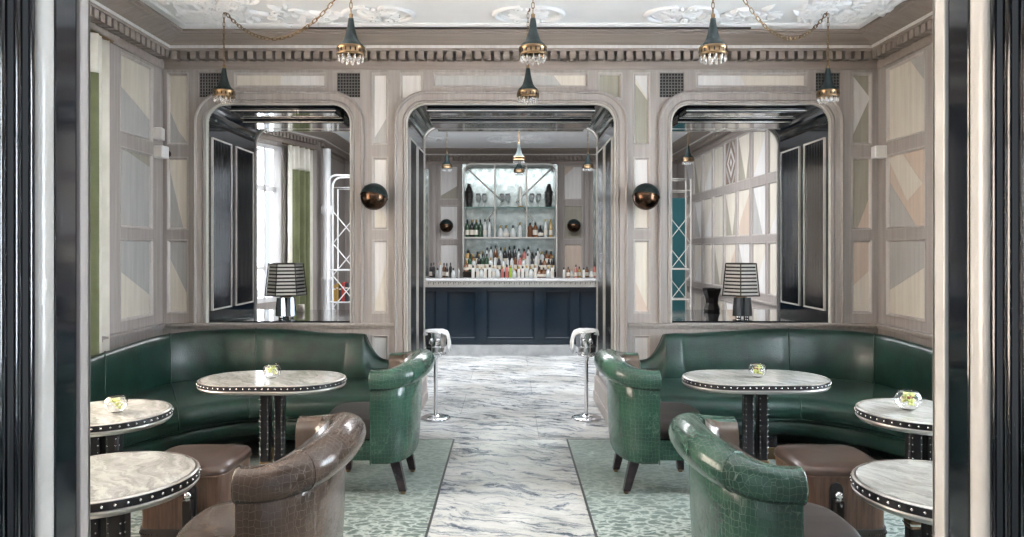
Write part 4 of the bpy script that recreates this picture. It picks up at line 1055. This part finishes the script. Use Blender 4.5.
# ------------------------------------------------------------ corner sofas
def catmull(P, n):
    P = [Vector(p) for p in P]; out = []
    seg = len(P)-1
    for i in range(n+1):
        t = seg*i/n; k = min(int(t), seg-1); f = t-k
        p0, p1, p2, p3 = P[max(k-1, 0)], P[k], P[k+1], P[min(k+2, seg)]
        out.append(.5*((2*p1)+(p2-p0)*f+(2*p0-5*p1+4*p2-p3)*f*f+(3*p1-p0-3*p2+p3)*f**3))
    return out
def sofa(label, xe, xw, s):
    """xe: free end, xw: x of the wall-side back line; s=-1 left, +1 right"""
    t = thing('corner_sofa', label, 'sofa', (0, 0, .006), 0, 'green leather corner sofas')
    q = lambda d: xw-s*d      # distance from wall side
    outer = [(xe, 5.90), (xe+s*.2, 5.91), (xe+s*.45, 5.92), (q(.85), 5.92), (q(.36), 5.90), (q(.08), 5.68), (q(.02), 5.3), (q(0), 4.7), (q(0), 4.1), (q(0), 3.4), (q(0), 2.9)]
    xw2 = xw; inner = [(xe, 4.98), (xe+s*.2, 4.97), (xe+s*.45, 4.95), (q(1.05), 4.95), (q(.84), 4.85), (q(.64), 4.62), (q(.50), 4.32), (q(.44), 4.05), (q(.43), 3.8), (q(.45), 3.3), (q(.45), 2.9)]
    top = [.63, .80, .80, .835, .83, .825, .81, .78, .74, .72, .72]
    n = 216; O = catmull(outer, n); I = catmull(inner, n)
    Z = [p.x for p in catmull([(a, 0) for a in top], n)]
    # concave sweep at the free end
    for i in range(n+1):
        d = abs(O[i].x-xe) if O[i].y > 5.5 else 9
        if d < .20:
            f = d/.20; Z[i] = .585+.205*f**2.6
        elif d < .5 and O[i].y > 5.5: Z[i] = .795+(Z[i]-.795)*(d-.2)/.3 if Z[i] > .795 else .795+.02*(d-.2)/.3
    def P(i, d, z):
        a, b = O[i], I[i]; v = (b-a).normalized(); p = a+v*d; return (p.x, p.y, z)
    def W(i): return (I[i]-O[i]).length
    rg = range(n+1)
    puff = lambda i: .012*abs(sin(pi*i/n*6))**.5
    mb = MB(); secs = []
    for i in rg:
        z = Z[i]; e = puff(i)
        secs.append([P(i, d, zz) for d, zz in ((.0, .12), (0, z-.06), (.01, z-.02), (.035, z), (.075, z-.004), (.105, z-.03), (.118+e, z-.09), (.145+e, z-.18), (.165+e, .54), (.16, .42), (.16, .12))])
    mb.loft(secs, 'sofa_green', True, True, True); mb.build('backrest', t)
    mb = MB(); secs = []
    for i in rg:
        w = W(i); 
        secs.append([P(i, d, zz) for d, zz in ((.12, .30), (.12, .44), (.22, .462), (w*.55, .466), (w-.10, .456), (w-.04, .440), (w-.008, .405), (w, .365), (w-.012, .325), (w-.04, .305))])
    mb.loft(secs, 'sofa_green', True, True, True); mb.build('seat', t)
    mb = MB(); secs = [[P(i, d, zz) for d, zz in ((.12, .12), (.12, .305), (W(i)-.05, .305), (W(i)-.03, .27), (W(i)-.035, .20), (W(i)-.09, .19), (W(i)-.2, .12))] for i in rg]
    mb.loft(secs, 'sofa_green', True, True, True); mb.build('seat_base', t)
    # piping along the seat front and the back crest
    mb = MB(); mb.tube([P(i, W(i)-.028, .307) for i in rg], .006, 'sofa_green', 6); mb.tube([P(i, .012, Z[i]-.012) for i in rg], .006, 'sofa_green', 6); mb.build('piping', t)
    mb = MB()
    for i in (72, 108, 144, 180):
        z = Z[i]; mb.tube([P(i, d, zz) for d, zz in ((.03, z+.002), (.075, z), (.107, z-.028), (.122, z-.09), (.149, z-.18), (.168, .54), (.165, .46))], .005, 'sofa_green', 6)
        w = W(i); mb.tube([P(i, d, zz) for d, zz in ((.18, .464), (w*.55, .468), (w-.10, .458), (w-.04, .442), (w-.006, .405), (w+.001, .365), (w-.012, .322))], .005, 'sofa_green', 6)
    mb.build('seam', t)
    for i in (12, 60, 104, 148, 192):
        x_, y_, _ = P(i, W(i)-.16, 0)
        mb = MB(); mb.bbox(x_-.03, x_+.03, y_-.03, y_+.03, 0, .085, 'brass', .004); mb.bbox(x_-.034, x_+.034, y_-.034, y_+.034, .085, .2, 'darkwood', .004); mb.build('foot', t)
        x_, y_, _ = P(i, .1, 0)
        mb = MB(); mb.bbox(x_-.03, x_+.03, y_-.03, y_+.03, 0, .13, 'darkwood', .004); mb.build('foot', t)
    return t
sofa('long green leather corner sofa along the back and left walls', -.97, XL+.125, -1)
sofa('long green leather corner sofa along the back and right walls', 1.06, XR-.11, 1)

# ------------------------------------------------------------ rugs
def rug(x0, x1, label, s):
    t = thing('rug', label, 'rug', (0, 0, 0), 0, 'celadon patterned rugs')
    mb = MB(); mb.bbox(x0, x1, 1.75, 5.62, 0, .006, 'rug', .001); mb.build('pile', t)
    mb = MB(); xe = x1 if s < 0 else x0
    sweep([(x0, 5.62), (x0, 1.75), (x1, 1.75), (x1, 5.62)], [(0, 0), (0, .0065), (-.012, .0065), (-.012, 0)], lambda a, b, h: (a, b, h), 'rugline', mb, loop=True); mb.build('border', t)
rug(-2.80, -.4375, 'celadon green patterned rug under the left seating group', -1)
rug(.46, 2.98, 'celadon green patterned rug under the right seating group', 1)

# ------------------------------------------------------------ wine coolers
def cooler(x, y, label, s):
    t = thing('wine_cooler_stand', label, 'wine cooler', (x, y, 0), 0, 'chrome wine cooler stands')
    mb = MB(); mb.lathe([(.128, 0), (.132, .004), (.130, .014), (.11, .022), (.06, .026), (.03, .032), (.016, .05)], 'chrome', 36); mb.build('base', t)
    mb = MB(); mb.lathe([(.017, .04), (.017, .50), (.022, .51), (.022, .53), (.04, .55)], 'chrome', 20); mb.build('pole', t)
    mb = MB(); mb.lathe([(.05, .545), (.078, .555), (.084, .60), (.092, .68), (.097, .755), (.102, .762), (.098, .768), (.092, .76), (.086, .68), (.078, .60), (.05, .565)], 'chrome', 32, caps=False); b = mb.build('bucket', t)
    mb = MB(); mb.tube([(.090*cos(2*pi*j/24), .090*sin(2*pi*j/24), .64) for j in range(24)], .004, 'chrome', 6, loop=True)
    mb.tube([(.088*cos(2*pi*j/24), .088*sin(2*pi*j/24), .575) for j in range(24)], .008, 'water', 6, loop=True); mb.build('collar_ring', t)
    for sx in (-1, 1):
        mb = MB(); mb.sphere((sx*.03, -.094, .70), .016, 'chrome', 10, 8, (1, .6, 1.2)); mb.tube([(sx*.03+.018*cos(a), -.1, .685+.018*sin(a)) for a in [2*pi*j/12 for j in range(12)]], .003, 'chrome', 6, loop=True); mb.build('lion_ring_handle' if False else 'ring_handle', b)
    # folded napkin draped over the bucket
    n = tag(MB().add([(0, 0, 0)], [], 'cloth').build('tmp'), '', ''); bpy.data.objects.remove(n)
    mb = MB(); secs = []
    prof = [(s*-.100, .772), (s*-.06, .783), (0, .786), (s*.06, .783), (s*.102, .772), (s*.115, .74), (s*.122, .68), (s*.127, .62)]
    for k in range(13):
        v = -1+2*k/12; secs.append([(px_*(1+.02*sin(5*v+i)), v*(.074 if i < 5 else .074+.006*i)+.0, z-.030*abs(v)**4+(.006*sin(9*v+i) if i < 4 else 0)) for i, (px_, z) in enumerate(prof)])
        secs[-1] = [(p[0]+(.010*sin(7*v) if i > 5 else 0), p[1], p[2]) for i, p in enumerate(secs[-1])]
    mb.loft(secs, 'cloth', False, False, True); o = mb.build('napkin', None, recalc=False)
    md = o.modifiers.new('s', 'SOLIDIFY'); md.thickness = .006
    tag(o, 'white napkin draped over the %s wine cooler' % ('left' if x < 0 else 'right'), 'napkin', 'napkins on the wine coolers'); o.location = (x, y, 0)
cooler(-.645, 6.33, 'chrome wine cooler on a pole stand at the left side of the passage', 1)
cooler(.68, 6.33, 'chrome wine cooler on a pole stand at the right side of the passage', -1)

# ------------------------------------------------------------ lights
def area(name, loc, rot, sx, sy, power, col):
    l = bpy.data.lights.new(name, 'AREA'); l.shape = 'RECTANGLE'; l.size = sx; l.size_y = sy; l.energy = power; l.color = col
    o = bpy.data.objects.new(name, l); COL.objects.link(o); o.location = loc; o.rotation_euler = rot; return o
area('daylight_left_window', (XL-.55, 3.5, 1.75), (0, -pi/2, 0), 2.4, 2.5, 240, (1.0, .83, .68))
area('cool_fill_right', (XR+.55, 3.45, 1.75), (0, pi/2, 0), 2.4, 1.7, 250, (.82, .91, 1.0))  # cool fill added from the right to brighten the left side
p = mpA(.44, 1.9, .5); ang = math.atan2(nA.y, nA.x)
area('daylight_bar_window', p, (0, -pi/2, ang), 2.0, .9, 330, (.88, .94, 1.0))
def point(loc, e, col=(1, .8, .6), r=.05):
    l = bpy.data.lights.new('lamp_glow', 'POINT'); l.energy = e; l.color = col; l.shadow_soft_size = r
    o = bpy.data.objects.new('lamp_glow', l); COL.objects.link(o); o.location = loc
area('bar_fill_light', (0, 8.9, CEIL-.03), (0, 0, 0), 3.4, 1.6, 215, (.97, .97, 1))  # added fill under the bar room ceiling, no fixture there
#area('bar_shelf_light', (0, BY-.45, 2.9), (rad(-20), 0, 0), 1.5, .08, 10, (1, .95, .88))
area('lounge_fill_light', (0.1, 3.0, CEIL-.03), (0, 0, 0), 4.2, 2.2, 25, (.97, .97, 1))  # weak overhead fill added for the lounge, belongs to no fixture
for x_, y_ in ((PX(351, 4.1), 4.1), (PX(533, 4.1), 4.1), (PX(713, 4.1), 4.1), (PX(224, 5.24), 5.24), (PX(528, 5.24), 5.24), (PX(828, 5.24), 5.24)): point((x_, y_, 2.50), .6)

w = bpy.data.worlds.new('World'); SC.world = w; w.use_nodes = True
w.node_tree.nodes['Background'].inputs[0].default_value = (.86, .93, 1.0, 1); w.node_tree.nodes['Background'].inputs[1].default_value = .85

# ------------------------------------------------------------ camera and view
cam = bpy.data.cameras.new('Camera'); co = bpy.data.objects.new('Camera', cam); COL.objects.link(co)
co.location = (0, 0, 1.5); co.rotation_euler = (pi/2, 0, 0)
cam.sensor_width = 36; cam.lens = F/1024*36; cam.shift_x = 3/1024; cam.shift_y = -20.5/1024; cam.clip_start = .05
SC.camera = co
SC.view_settings.view_transform = 'Standard'; SC.view_settings.look = 'None'; SC.view_settings.gamma = 1
SC.view_settings.use_curve_mapping = False; SC.view_settings.exposure = 0.3
